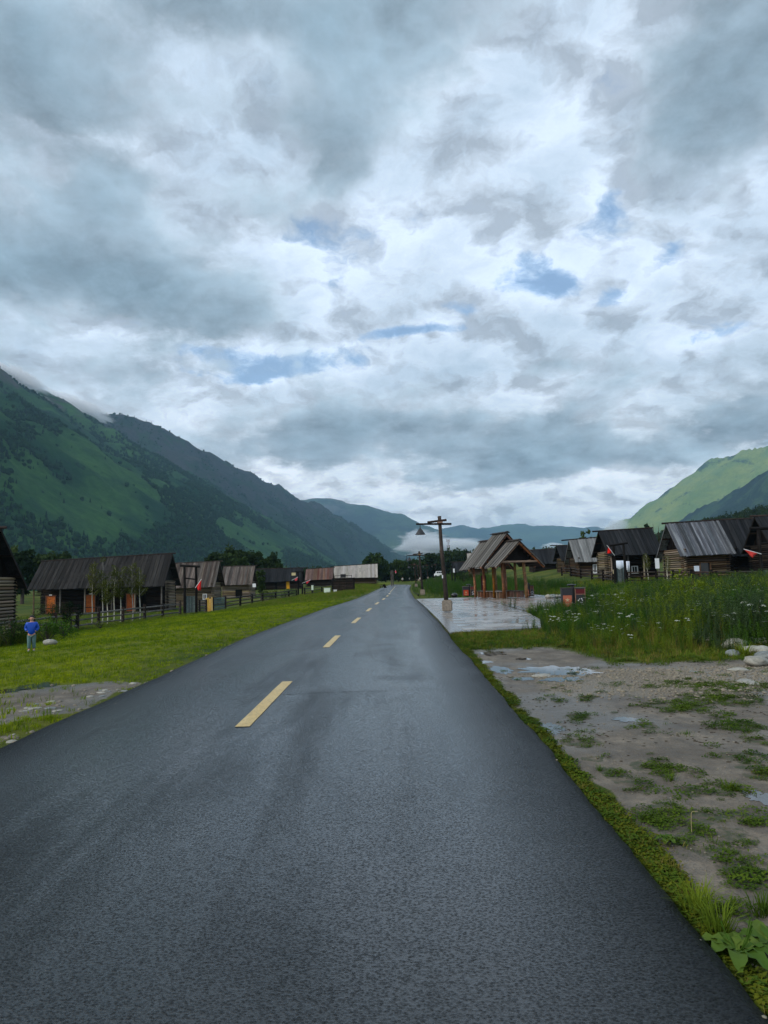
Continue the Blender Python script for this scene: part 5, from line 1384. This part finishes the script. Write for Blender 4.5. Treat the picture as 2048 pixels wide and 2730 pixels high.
scatter('grit', np.stack([x, y, gz(x, y) + .001], 1), rng.uniform(0, 6.28, n), rng.uniform(.006, .022, n), peb, rng.integers(0, 4, n))
# ------------------------------------------------------------------ puddles
m, t, o = newmat('water'); nn = t.noise(pos(t), 14., 3, .6)
principled(t, o, (.045, .040, .034), .015, .5, bump(t, nn, .02, .004))
def puddle(lst, z=.006, seed=1):
    for i, (px_, py_, rx, ry) in enumerate(lst):
        c = gnd(px_, py_, -.05); ex = gnd(px_ + rx, py_, -.05).x - c.x; u = gnd(px_, py_ - ry, -.05).y - gnd(px_, py_ + ry, -.05).y
        mb = MB(); n = 110; zl = max(G(c.x + a * ex * .7, c.y + b * u * .3) for a in (-1, 0, 1) for b in (-1, 0, 1)) + .002
        mb.v.append((c.x, c.y, zl))
        for j in range(n):
            a = 6.283 * j / n; k = .35 + 1.3 * float(fbm(math.cos(a) * 3.1 + 9 * i, math.sin(a) * 3.1 + seed, 12, 5, .62))
            mb.v.append((c.x + ex * k * math.cos(a), c.y + u * .5 * k * math.sin(a), zl))
        for j in range(n): mb.f.append((0, 1 + j, 1 + (j + 1) % n))
        tag(mb.build('puddle_water', MATS['water']), kind='structure')
puddle([(1490, 1788, 110, 13), (1335, 1786, 26, 10), (1500, 1812, 60, 6), (1395, 1810, 34, 4), (1310, 1742, 40, 5), (1330, 1722, 30, 5), (1290, 1765, 22, 4), (1456, 1940, 44, 15), (1668, 1920, 32, 8), (2030, 2130, 40, 20), (100, 1826, 50, 8), (20, 1838, 40, 5), (1395, 1756, 20, 3)])

# ------------------------------------------------------------------ near plants
def plant_root(name, label, cat, p, group=None): return thing(name, label, cat, p, rnd.random() * 6, group)
def broad(label, px_, py_, s, n, fl=True):
    p = onground(px_, py_); p.z = G(p.x, p.y); root = thing('broadleaf_plant', label, 'plant', p)
    for i in range(n):
        a = 6.283 * i / n + .4 * (rnd.random() - .5); L = s * (.8 + .5 * rnd.random()); d = Vector((math.cos(a), math.sin(a), 0)); sv = Vector((-d.y, d.x, 0))
        mb = MB(); K = 7
        for k in range(K + 1):
            u = k / K; w_ = (.08 + 1.0 * math.sin(min(1, u * 1.02) * math.pi) ** .8 * (u > .18) * .9) * s * .22 + .004
            w_ *= 1 + .16 * math.sin(k * 3.1 + i)
            zc_ = s * (.22 * math.sin(u * 2.3) - .16 * u * u); c = d * (L * u)
            for q in (-1, 0, 1): mb.v.append(tuple(c + sv * (q * w_) + Vector((0, 0, zc_ + .02 + abs(q) * w_ * .35 + .006 * math.sin(k * 3 + q)))))
        for k in range(K):
            for q in range(2): b = k * 3 + q; mb.f.append((b, b + 1, b + 4, b + 3))
        mb.build('leaf', MATS['leaf_broad'], root, smooth=True)
    if fl:
        for i in range(5):
            a = rnd.random() * 6.28; q = Vector((math.cos(a), math.sin(a), 0)) * .04; h_ = s * (.7 + .5 * rnd.random())
            MB().tube([(0, 0, 0), tuple(q + Vector((0, 0, h_ * .5))), tuple(q * 1.6 + Vector((0, 0, h_)))], [.0015, .0015, .003], 5).build('flower_stalk', MATS['leaf_weed'], root)
    return root
broad('large wavy-leaved plant with seed spikes at the road edge, lower right corner', 1968, 2560, .155, 9)
broad('second broad plant pressed against the right picture edge beside the wavy-leaved one', 2050, 2535, .15, 7, False)
broad('small rosette on the mud under the bent straw', 1778, 2250, .07, 6, False)
def grassclump(label, px_, py_, n, h, sp, mat, w=.006):
    p = onground(px_, py_); p.z = G(p.x, p.y); root = thing('grass_clump', label, 'grass clump', p)
    mb = MB()
    for _ in range(n):
        a = rnd.random() * 6.283; r_ = sp * rnd.random(); blade(mb, Vector((r_ * math.cos(a), r_ * math.sin(a), 0)), a + rnd.gauss(0, .5), h * (.5 + .5 * rnd.random()), w, .9 * rnd.random(), .3)
    tag(mb.build('blade', MATS[mat], root), kind='stuff'); return root
grassclump('bright yellow-green grass clump leaning over the asphalt edge, lower right', 1865, 2440, 110, .17, .07, 'leaf_weed_yellow')
grassclump('longer grass clump just above the wavy-leaved plant', 1915, 2490, 100, .18, .08, 'leaf_grass')
grassclump('dark grass clump by the right picture edge above the broad plant', 2035, 2440, 80, .13, .07, 'leaf_clover')
grassclump('little grass clump on the mud right of the mossy verge', 1600, 2060, 40, .06, .03, 'leaf_grass', .004)
grassclump('wispy grass clump in the middle of the mud flat', 1790, 2085, 60, .09, .06, 'leaf_grass', .004)
grassclump('spiky grass clump on the mud near the right picture edge', 1945, 2110, 60, .10, .05, 'leaf_grass', .004)
grassclump('vivid green grass tuft in front of the stone heap', 1985, 1752, 90, .33, .10, 'leaf_weed_yellow', .012)
p = onground(1845, 2225); st_ = tag(MB().tube([(0, 0, 0), (.0, 0, .06), (.004, 0, .125), (.012, 0, .135), (.05, .01, .13)], .0022, 5).build('straw', MATS['stem_dry']), 'pale bent straw standing on a dark green clover mat', 'straw'); st_.location = (p.x, p.y, G(p.x, p.y))

def shrub(label, px_, Y, hw_, h_, mat, n=700, ls=.10, base=None, group='shrubs of the village', spiky=False):
    x = at(px_, 1560, Y).x; root = thing('shrub', label, 'shrub', (x, Y, G(x, Y) if base is None else base), 0, group)
    mb = MB(); st = MB()
    for k in range(9):
        a = rnd.random() * 6.283; e = Vector((hw_ * .7 * math.cos(a) * rnd.random(), hw_ * .5 * math.sin(a) * rnd.random(), h_ * (.6 + .35 * rnd.random()))); st.tube([(0, 0, 0), tuple(e)], [.03, .008], 4, False)
    cl = [(Vector((rnd.gauss(0, .5) * hw_, rnd.gauss(0, .4) * hw_, h_ * (.25 + .62 * rnd.random()))), (.22 + .25 * rnd.random()) * hw_) for _ in range(12)]
    for i in range(n):
        c, r_ = cl[i % 12]; p = c + rdir(-1, 1) * r_ * rnd.random() ** .4
        if p.z < .03: p.z = .03 + .2 * rnd.random()
        leafq(mb, p, rdir(-.2, 1) + Vector((0, 0, .8 if spiky else 0)), ls * (.6 + .8 * rnd.random()) * (1.6 if spiky else 1), ls * .5, .3)
    mb.build('foliage', MATS[mat], root); st.build('stem', MATS['bark_dark'], root); return root
shrub('dark green bush at the left picture edge behind the child', 30, 31, 1.1, 1.2, 'leaf_tree', 900, .13)
shrub('leafy dark bush beside the child, right of the grey stone', 128, 32, 1.0, .95, 'leaf_weed', 800, .12)
shrub('low bush between the child and the tall fence bush', 172, 36, .9, .85, 'leaf_weed', 700, .11)
shrub('tall dark bush growing through the rail fence', 192, 46, .75, 2.0, 'leaf_tree_dark', 1000, .13)
shrub('bushy weeds before the first orange door', 140, 62, 1.2, 1.9, 'leaf_tree', 900, .14)
shrub('yellowish flowering weed clump by the fence right of the tall bush', 268, 46, .9, .6, 'leaf_weed_yellow', 500, .09)
shrub('grey-green bush below the pennant gate', 760, 98, 1.6, 1.3, 'leaf_weed_blue', 700, .2)
shrub('green bush on the verge left of the grey-green bush', 722, 92, 1.3, 1.3, 'leaf_tree', 700, .2)
shrub('dark round shrub in front of the far dark-roofed cabin', 1238, 128, 1.9, 2.2, 'leaf_tree_dark', 900, .25)
shrub('tall yellow-green plume weeds in front of the nearest right cabin', 1845, 26, 1.0, 1.55, 'leaf_weed_yellow', 1100, .11, spiky=True)
shrub('blue-green feathery weed bush under the right edge gate', 1945, 27, 1.1, 1.3, 'leaf_weed_blue', 1000, .11, spiky=True)
shrub('dark leafy bush left of the plume weeds', 1765, 27, 1.0, 1.1, 'leaf_weed', 900, .11)
shrub('bush with pale tips right of the nearest bin', 1610, 30, .9, .9, 'leaf_weed', 800, .1)

# ------------------------------------------------------------------ trees
def crown(nc, m_, a, b, c, ls, seed, low=.0, shell=.55):
    """leaf faces gathered in uneven clumps; returns V,F.  a,b,c radii"""
    g = np.random.default_rng(seed); V = []; 
    d = g.normal(size=(nc, 3)); d /= np.linalg.norm(d, axis=1)[:, None]; r_ = shell + (1 - shell) * g.random(nc)
    cc = d * r_[:, None] * np.array([a, b, c]) * (1 + .25 * (g.random(nc)[:, None] - .5))
    cr = (.20 + .22 * g.random(nc)) * min(a, c)
    k = np.repeat(np.arange(nc), m_); q = g.normal(size=(len(k), 3)); q /= np.linalg.norm(q, axis=1)[:, None]
    P = cc[k] + q * (cr[k] * g.random(len(k)) ** .45)[:, None]
    P = P[P[:, 2] > -c * (1 - low)]
    u = g.normal(size=P.shape); u /= np.linalg.norm(u, axis=1)[:, None]; w_ = np.cross(u, g.normal(size=P.shape)); w_ /= np.linalg.norm(w_, axis=1)[:, None]
    L = ls * (.6 + .8 * g.random(len(P)))[:, None]
    Q = np.stack([P - u * L, P + w_ * L * .55, P + u * L, P - w_ * L * .55], 1).reshape(-1, 3)
    return Q, np.arange(len(Q)).reshape(-1, 4)
def tree(label, px_, Y, top_py, hw_px, mat, kind='round', name='broadleaf_tree', group='trees behind the cabins', ls=.35, base=None, trunk='bark_dark', dens=1.0):
    x = at(px_, 1540, Y).x; zb = G(x, Y) if base is None else base; H = at(px_, top_py, Y).z - zb; hw = hw_px / FPX * Y
    root = thing(name, label, 'tree', (x, Y, zb), 0, group); sd = int(px_ * 7 + Y)
    if kind == 'round':
        V, F = crown(int(70 * dens), 44, hw, hw * .9, H * .42, ls, sd, .12); V[:, 2] += H * .56
        link('crown', np_mesh('crown', V, F, MATS[mat]), root)
        mb = MB().tube([(0, 0, 0), (.1, 0, H * .3), (0, .1, H * .75)], [H * .035, H * .028, H * .008], 8)
        for k in range(6): a = k * 1.05; mb.tube([(.05, 0, H * (.22 + .05 * k)), (hw * .55 * math.cos(a), hw * .55 * math.sin(a), H * (.5 + .05 * k))], [H * .014, H * .004], 5)
        mb.build('trunk', MATS[trunk], root)
    elif kind == 'conifer':
        g = random.Random(sd); mb = MB(); L_ = 16
        for k in range(L_):
            u = k / L_; z = H * (.08 + .9 * u); r_ = hw * (1 - u) ** .85 * (.8 + .4 * g.random())
            for j in range(11):
                a = 6.283 * (j + g.random()) / 11; d = Vector((math.cos(a), math.sin(a), 0)); p = Vector((0, 0, z)); rr = r_ * (.7 + .5 * g.random())
                for q in range(3):
                    s0 = p + d * rr * (.15 + .28 * q) + Vector((0, 0, -rr * .12 * q)); leafq(mb, s0, d + Vector((g.gauss(0, .4), g.gauss(0, .4), -.25)), rr * .5, rr * .34, .2)
        mb.build('crown', MATS[mat], root); MB().tube([(0, 0, 0), (0, 0, H * .97)], [H * .03, .02], 6).build('trunk', MATS['bark_dark'], root)
    elif kind == 'sapling':
        lx_ = (rnd.random() - .5) * .3
        pts = [(lx_ * u * u + .03 * math.sin(u * 9), 0, H * u) for u in np.linspace(0, 1, 9)]
        mb = MB().tube(pts, [.045, .042, .038, .034, .028, .022, .016, .01, .005], 7)
        tips = []
        for k in range(16):
            u = .42 + .55 * rnd.random(); a = rnd.random() * 6.28; L = hw * (1.2 - u * .6); b = Vector((lx_ * u * u, 0, H * u)); e = b + Vector((math.cos(a) * L, math.sin(a) * L, L * 1.1)); mb.tube([tuple(b), tuple(e)], [.012, .003], 4); tips += [(b, e)]
        mb.build('trunk', MATS['bark_pale'], root)
        lf = MB()
        for _ in range(900):
            b, e = tips[rnd.randrange(len(tips))]; p = b.lerp(e, .25 + .85 * rnd.random()) + rdir(-1, 1) * .16; leafq(lf, p, rdir(-.7, .5), ls * (.7 + .6 * rnd.random()), ls * .6, .4)
        lf.build('crown', MATS[mat], root)
    return root
SAP = [(246, 1500, 15), (274, 1493, 17), (287, 1545, 12), (304, 1512, 14), (322, 1515, 15), (354, 1506, 16), (373, 1512, 16)]
SL = ['leftmost thin white-stemmed sapling before the long cabin', 'tallest white-stemmed sapling, second from the left', 'shortest sapling with a stout grey stem in the row', 'straight sapling left of the third orange door', 'leaning sapling in front of the third orange door', 'yellowish full-crowned sapling right of the third orange door', 'last sapling of the row, nearest the cabin corner']
for (px_, tp, hw_), lb in zip(SAP, SL): tree(lb, px_, 56 + 3 * rnd.random(), tp, hw_, 'leaf_birch', 'sapling', 'birch_sapling', 'saplings in front of the long cabin', .12)
tree('upright young tree beside the small brown-roofed cabin', 696, 108, 1512, 11, 'leaf_tree', 'round', 'young_tree', None, .2, dens=.6)
tree('thin tree with pale drooping twigs in the porch yard', 1728, 66, 1478, 10, 'leaf_birch', 'sapling', 'young_tree', None, .07)
tree('slim bare-stemmed tree before the gable of the slate-grey cabin', 1779, 58.5, 1482, 6, 'leaf_birch', 'sapling', 'young_tree', None, .05)
for (px_, Y, tp, hw_, lb) in ((60, 125, 1462, 34, 'dark bushy tree behind the near dark cabin'), (118, 130, 1466, 40, 'wide dark tree showing over the left end of the long roof'), (175, 140, 1476, 32, 'low dark tree over the middle of the long roof'), (25, 150, 1455, 26, 'pale-green topped tree at the left picture edge')):
    tree(lb, px_, Y, tp, hw_, 'leaf_tree_dark' if px_ != 25 else 'leaf_tree', ls=.4)
for (px_, Y, tp, hw_, mt, lb) in ((572, 150, 1474, 30, 'leaf_tree_dark', 'left tree of the willow thicket'), (620, 155, 1461, 38, 'leaf_tree_dark', 'broad middle willow over the small brown cabin'), (672, 158, 1464, 36, 'leaf_tree_dark', 'right willow of the thicket with a rounded top'), (722, 165, 1482, 30, 'leaf_tree_dark', 'lower willow sinking behind the blackish roof'), (640, 148, 1486, 22, 'leaf_tree', 'grey-green willow with drooping shoots in front of the thicket')):
    tree(lb, px_, Y, tp, hw_, mt, ls=.42)
for (px_, tp, hw_, lb) in ((764, 1494, 8, 'pointed conifer left above the blackish roof'), (776, 1496, 6, 'thin conifer second above the blackish roof'), (793, 1498, 9, 'wide conifer above the sign of the blackish roof'), (820, 1497, 8, 'conifer over the gap between the black and the rusty roof'), (745, 1500, 7, 'small conifer beside the willows')):
    tree(lb, px_, 190, tp, hw_, 'leaf_conifer', 'conifer', 'conifer', 'conifers behind the left cabins')
for (px_, Y, tp, hw_, mt, lb) in ((1000, 215, 1478, 34, 'leaf_tree', 'big round dark tree right of the pale-grey roof'), (1028, 222, 1500, 24, 'leaf_tree_dark', 'lower tree filling the right side of the big round tree'), (1062, 235, 1494, 26, 'leaf_tree_dark', 'dark tree behind the distant red flag'), (1098, 240, 1490, 24, 'leaf_tree_dark', 'dark tree at the end of the road'), (1120, 245, 1496, 22, 'leaf_tree_dark', 'tree left of the second street lamp'), (1155, 250, 1476, 30, 'leaf_tree_dark', 'tall dark tree between the two nearest lamps')):
    tree(lb, px_, Y, tp, hw_, mt, ls=.5, dens=1.3, group='trees at the end of the road', base=-.3)
tree('tall conifer at the road end among the dark trees', 1086, 238, 1472, 15, 'leaf_conifer', 'conifer', 'conifer', 'trees at the end of the road', base=-.3)
tree('loose airy tree showing above the mid-grey roof', 1572, 112, 1408, 22, 'leaf_tree', 'round', 'broadleaf_tree', None, .2, dens=.35)
for (px_, tp, hw_, lb) in ((1718, 1402, 7, 'small conifer above the right end of the black roof'), (1736, 1399, 14, 'bushy dark tree above the black roof'), (1750, 1392, 8, 'pointed conifer touching the slate-grey gable'), (1764, 1400, 9, 'conifer just left of the slate-grey ridge end')):
    tree(lb, px_, 150, tp, hw_, 'leaf_conifer', 'conifer' if hw_ != 14 else 'round', 'conifer' if hw_ != 14 else 'broadleaf_tree', 'trees behind the right cabins', .35)

# dark wood across the valley floor, and the forest on the slopes
def lowtree(seed, mat, con=False):
    if con:
        mb = MB()
        for k in range(4):
            z0 = .12 + .2 * k; mb.lathe([(.24 * (1 - k * .2), z0), (.10 * (1 - k * .2), z0 + .2), (.0, z0 + .32)], 6)
        return mb.mesh('lowtree', MATS[mat])
    bm = bmesh.new(); bmesh.ops.create_icosphere(bm, subdivisions=2, radius=.5); g = random.Random(seed)
    for v in bm.verts: v.co = v.co * (.62 + .62 * g.random()); v.co.x *= .9; v.co.z = v.co.z * .95 + .45
    me = bpy.data.meshes.new('lowtree'); bm.to_mesh(me); bm.free(); me.materials.append(MATS[mat]); return me
def leafy(seed, mat, con=False):
    if con:
        g = random.Random(seed); mb = MB()
        for k in range(9):
            u = k / 9; r_ = .26 * (1 - u)
            for j in range(8):
                a = 6.283 * (j + g.random()) / 8; d = Vector((math.cos(a), math.sin(a), -.35)); leafq(mb, Vector((0, 0, .1 + .9 * u)), d, r_ * (1 + .4 * g.random()), r_ * .8, .2)
        return mb.mesh('leafy', MATS[mat])
    V, F = crown(26, 20, .42, .42, .46, .055, seed, .05); V[:, 2] += .5; return np_mesh('leafy', V, F, MATS[mat])
P_far = [lowtree(i, 'leaf_far') for i in range(4)] + [lowtree(9, 'leaf_far_conifer', True), lowtree(10, 'leaf_far_conifer', True)]
P_wood = [leafy(i, 'leaf_tree_dark') for i in range(4)] + [leafy(20 + i, 'leaf_conifer', True) for i in range(3)]
def forest(name, grid, n, x0, x1, y0, y1, dens, s0, s1, protos, zmax=1e9, conp=.3):
    x = rng.uniform(x0, x1, n); y = rng.uniform(y0, y1, n); z = bil(grid, x, y)
    k = (z > 1) & (rng.random(n) < dens(x, y, z)); x, y, z = x[k], y[k], z[k]; m_ = len(x)
    nb_ = len(protos) - (2 if protos is P_far else 3)
    vi = np.where(rng.random(m_) < conp, rng.integers(nb_, len(protos), m_), rng.integers(0, nb_, m_))
    s = rng.uniform(s0, s1, m_); S = np.stack([s * rng.uniform(.8, 1.2, m_), s, s * rng.uniform(.8, 1.25, m_)], 1)
    return scatter(name, np.stack([x, y, z - .6], 1), rng.uniform(0, 6.28, m_), S, protos, vi)
def densL(x, y, z):
    u = fbm(x / 150 + y / 600, y / 320 - x / 900, 7, 5, .55); low = 1 - sst(z, 20, 110)
    b = sst(u, .535 - .13 * low, .60 - .12 * low) * (1 - .6 * sst(z, 220, 480)); return np.clip(b, .008, 1)
forest('forest_left_slope', gridL, 230000, -1750, 330, 500, 3600, densL, 4, 9, P_far, conp=.45)
def densB(x, y, z):
    u = fbm(x / 170 + y / 500, y / 300, 17, 5, .55); return np.clip(sst(u, .51, .58) * (1 - .85 * sst(z, 200, 400)), .015, 1)
forest('forest_rocky_slope', gridB, 110000, -1300, 500, 2300, 5200, densB, 6, 11, P_far, conp=.55)
forest('forest_hill_behind_village', grid6, 9000, 90, 420, 330, 600, lambda x, y, z: sst(z, 4, 12) * .8, 4, 7.5, P_wood, conp=.35)
n = 520; x = rng.uniform(4, 120, n); y = 262 + 70 * rng.random(n) + (x - 10) * .15
s = rng.uniform(7, 12, n) * (.65 + .35 * sst(x, 8, 30)); s[:] = np.minimum(s, 11)
scatter('dark_wood', np.stack([x, y, gz(x, y) + .4], 1), rng.uniform(0, 6.28, n), s, P_wood, rng.integers(0, 7, n))
n = 500; x = rng.uniform(-110, -6, n); y = 245 + 60 * rng.random(n)
scatter('valley_wood', np.stack([x, y, gz(x, y) - .4], 1), rng.uniform(0, 6.28, n), rng.uniform(3.5, 7, n), P_wood, rng.integers(0, 7, n))

# ------------------------------------------------------------------ mist banks
def mist(px_, py_, Y, rx, ry, dens, seed, rot=0., depth=.8):
    c = at(px_, py_, Y); a, b = rx / FPX * Y, ry / FPX * Y
    m, t, o = newmat('mist%d' % seed)
    q = tc(t); ln = t.v('LENGTH', q); nn_ = t.noise(t.v('ADD', q, (seed * 3.1, 0, 0)), 1.7, 5, .6, .5)
    f = t.m('SUBTRACT', t.mr(ln, 1.0, .0, 0., 1.), t.m('MULTIPLY', t.mr(nn_, .25, .7, 1., 0.), .72))
    pv = t.node('ShaderNodeVolumePrincipled'); pv.inputs['Color'].default_value = (.97, .98, 1, 1); t.put(pv.inputs['Density'], t.m('MULTIPLY', t.mr(f, .0, .35, 0, 1), dens)); pv.inputs['Anisotropy'].default_value = .1
    t.l.new(pv.outputs[0], o.inputs['Volume'])
    bm = bmesh.new(); bmesh.ops.create_icosphere(bm, subdivisions=3, radius=1.0); me = bpy.data.meshes.new('mist'); bm.to_mesh(me); bm.free(); me.materials.append(m)
    ob = link('mist', me, None, c); ob.scale = (a, a * depth, b); ob.rotation_euler = (0, rot, 0); return tag(ob, kind='stuff')

mist(1175, 1455, 4300, 170, 40, .05, 1)
mist(1120, 1436, 4600, 80, 36, .03, 2)
mist(210, 1082, 2350, 130, 30, .05, 3, R(24))
mist(60, 1010, 1950, 120, 34, .05, 4, R(30))
mist(1640, 1412, 4300, 70, 36, .02, 5, R(-30))
mist(1478, 1455, 6000, 46, 12, .03, 7)
# ------------------------------------------------------------------ people
plain('skin', (.52, .30, .20), .5, .3, .06)
plain('hair', (.012, .010, .010), .5, .3)
plain('jacket_blue', (.010, .045, .42), .45, .4, .1)
plain('jeans', (.11, .19, .19), .85, .1, .2, nscale=60)
plain('shoe', (.30, .30, .29), .6, .3, .3)
plain('cloth_white', (.60, .60, .58), .8, .1)
plain('cloth_dark', (.02, .02, .025), .8, .1)
plain('cloth_grey', (.12, .13, .15), .8, .1)
def skin(name, joints, edges, mat, parent, sub=2, root_i=0):
    me = bpy.data.meshes.new(name); me.from_pydata([j[:3] for j in joints], edges, []); me.update()
    ob = link(name, me, parent); md = ob.modifiers.new('skin', 'SKIN'); md.use_smooth_shade = True
    for i, v in enumerate(me.skin_vertices[0].data):
        r_ = joints[i][3]; v.radius = (r_, joints[i][4] if len(joints[i]) > 4 else r_); v.use_root = (i == root_i)
    sb = ob.modifiers.new('sub', 'SUBSURF'); sb.levels = sub; sb.render_levels = sub
    me.materials.append(MATS[mat]); return ob
def person(label, p, H, rz, top, legs, shoe='cloth_dark', stride=.0, puffy=1., hair='hair', pockets=False, lean=0., lod=2, hd=1.0, headturn=0.):
    root = thing('person', label, 'person', p, rz); s = H
    L = .5 * s
    # continuous body: pelvis, spine, neck, head, arms and legs (faces -y)
    fy = lambda k: stride * k * s
    ly = lambda z: -lean * z
    B = [(0, ly(.5) * s, .50 * s, .075 * s), (0, ly(.6) * s, .61 * s, .072 * s), (0, ly(.74) * s, .745 * s, .082 * s), (0, ly(.82) * s, .815 * s, .040 * s), (0, ly(.86) * s, .855 * s, .033 * s), (0, (ly(.9) - .005) * s, .905 * s, .056 * s * hd, .062 * s * hd), (0, (ly(.96) - .0) * s, .955 * s, .050 * s * hd)]
    E = [(0, 1), (1, 2), (2, 3), (3, 4), (4, 5), (5, 6)]
    arms = []
    for sx in (-1, 1):
        k = len(B)
        el = (sx * .142 * s, (ly(.65) + .03) * s, .635 * s); hd_ = (sx * (.095 if pockets else .15) * s, (ly(.5) - (.05 if pockets else .02)) * s, (.545 if pockets else .50) * s)
        B += [(sx * .105 * s, ly(.78) * s, .785 * s, .036 * s), el + (.027 * s,), hd_ + (.020 * s,)]; E += [(2, k), (k, k + 1), (k + 1, k + 2)]; arms.append((el, hd_))
    for sx in (-1, 1):
        k = len(B); d = sx * stride * s
        B += [(sx * .055 * s, ly(.45) * s, .455 * s, .056 * s), (sx * .058 * s, d * .55 - .02 * s, .265 * s, .038 * s), (sx * .06 * s, d, .045 * s, .026 * s), (sx * .066 * s, d - .085 * s, .022 * s, .022 * s)]
        E += [(0, k), (k, k + 1), (k + 1, k + 2), (k + 2, k + 3)]
    skin('body', B, E, 'skin', root, lod)
    # jacket
    J = [(0, ly(.45) * s, .44 * s, .098 * s * puffy, .085 * s * puffy), (0, ly(.6) * s, .60 * s, .100 * s * puffy, .09 * s * puffy), (0, ly(.74) * s, .735 * s, .108 * s * puffy, .092 * s * puffy), (0, ly(.81) * s, .808 * s, .062 * s * puffy)]
    JE = [(0, 1), (1, 2), (2, 3)]
    for (el, hd_), sx in zip(arms, (-1, 1)):
        k = len(J); J += [(sx * .112 * s, ly(.77) * s, .765 * s, .055 * s * puffy), (el[0] * 1.08, el[1], el[2], .048 * s * puffy), (hd_[0] * 1.05, hd_[1] + .01 * s, hd_[2] + .02 * s, .040 * s * puffy)]; JE += [(2, k), (k, k + 1), (k + 1, k + 2)]
    skin('jacket', J, JE, top, root, lod)
    Tn = [(0, ly(.5) * s, .51 * s, .085 * s)]; TE = []
    for sx in (-1, 1):
        k = len(Tn); d = sx * stride * s
        Tn += [(sx * .058 * s, ly(.4) * s, .41 * s, .068 * s), (sx * .06 * s, d * .55 - .02 * s, .255 * s, .052 * s), (sx * .062 * s, d, .065 * s, .046 * s)]; TE += [(0, k), (k, k + 1), (k + 1, k + 2)]
    skin('trousers', Tn, TE, legs, root, lod)
    for sx in (-1, 1):
        d = sx * stride * s
        skin('shoe', [(sx * .062 * s, d + .02 * s, .028 * s, .030 * s), (sx * .066 * s, d - .05 * s, .024 * s, .030 * s), (sx * .070 * s, d - .105 * s, .018 * s, .022 * s)], [(0, 1), (1, 2)], shoe, root, 1)
    # hair cap
    skin('hair', [(0, (ly(.93) + .026) * s, .918 * s, .056 * s * hd), (0, (ly(.96) + .010) * s, .958 * s, .062 * s * hd), (0, (ly(.98) - .018) * s, .982 * s, .045 * s * hd)], [(0, 1), (1, 2)], hair, root, lod)
    if lod > 1:
        fz = .905 * s
        hy = (ly(.9) - .062 * hd) * s
        for sx in (-1, 1):
            MB().lathe([(0, -.006 * s), (.008 * s, 0), (0, .006 * s)], 6, (sx * .022 * s, hy - .006 * s, fz + .004 * s)).build('eye', MATS['cloth_dark'], root)
            MB().lathe([(0, -.018 * s), (.010 * s, -.008 * s), (.012 * s, .008 * s), (0, .018 * s)], 6, (sx * .064 * s * hd, ly(.9) * s, fz)).build('ear', MATS['skin'], root)
        MB().lathe([(0, -.012 * s), (.010 * s, -.008 * s), (.004 * s, .010 * s), (0, .014 * s)], 6, (0, hy - .010 * s, fz - .010 * s)).build('nose', MATS['skin'], root)
        MB().box((0, hy - .0 * s, fz - .034 * s), (.030 * s, .012 * s, .006 * s)).build('mouth', MATS['bin_red'], root)
    return root
p = onground(84, 1737); p.z = G(p.x, p.y); Hk = 94 / FPX * p.y
person('child in a blue padded jacket and pale jeans, hands in pockets, before the fence weeds', p, Hk, R(18), 'jacket_blue', 'jeans', 'shoe', .03, 1.12, pockets=True, hd=1.22)
def walker(label, px_, py_, h_px, top, legs, rz, stride, lean=0.):
    Y = h_px and 1.7 * FPX / h_px; x = at(px_, py_, Y).x; person(label, (x, Y, .04), 1.7, rz, top, legs, 'cloth_dark', stride, 1.0, lod=1, lean=lean)
walker('leftmost far walker in a white shirt and dark trousers at the road end', 1073.5, 1553, 14.5, 'cloth_white', 'cloth_dark', .3, .12)
walker('stooping dark-clad person in the middle of the far group on the road', 1082, 1553, 13, 'cloth_dark', 'cloth_dark', 1.2, .18, .3)
walker('right far walker in a white top standing apart on the road', 1092, 1552, 14, 'cloth_white', 'cloth_dark', 2., .06)
walker('person in white over black beside the second lamp pole', 1121, 1547, 14.5, 'cloth_white', 'cloth_dark', 0., .08)
walker('dark-jacketed person glimpsed left of the second lamp pole', 1111, 1550, 13.5, 'cloth_grey', 'cloth_dark', .6, .1)

# small odd things by the road
Y = 118; p = at(1022, 1562, Y)
lg = thing('log_stool', 'dark log seat tipped in the verge grass left of the road bend', 'log seat', (p.x, Y, G(p.x, Y)))
MB().box((-.3, 0, .42), (.5, .5, .08)).build('seat', MATS['timber_grey'], lg)
for dx in (-.45, -.15): MB().box((dx, 0, .2), (.09, .4, .4)).build('leg', MATS['timber_black'], lg)
MB().tube([(.05, 0, .62), (.42, .1, .0)], [.2, .2], 8).build('log', MATS['timber_black'], lg)
Y = 64; p = at(1112, 1586, Y)
lg = thing('broken_board', 'tilted broken plank lying in the grass left of the second lamp', 'plank', (p.x, Y, G(p.x, Y)))
MB().beam((-.35, 0, .36), (.15, 0, .16), .2, .05).build('plank', MATS['timber_grey'], lg); MB().box((.12, 0, .08), (.14, .14, .2)).build('block', MATS['timber_black'], lg)
Y = 57; p = at(1212, 1578, Y)
bg = tag(link('rubbish_bag', rock_mesh(77, 'black_paint', 2, .8), None, (p.x, Y, G(p.x, Y) + .2)), 'dark blue-black bag lying in the grass left of the far bin', 'bag'); bg.scale = (.55, .45, .5)
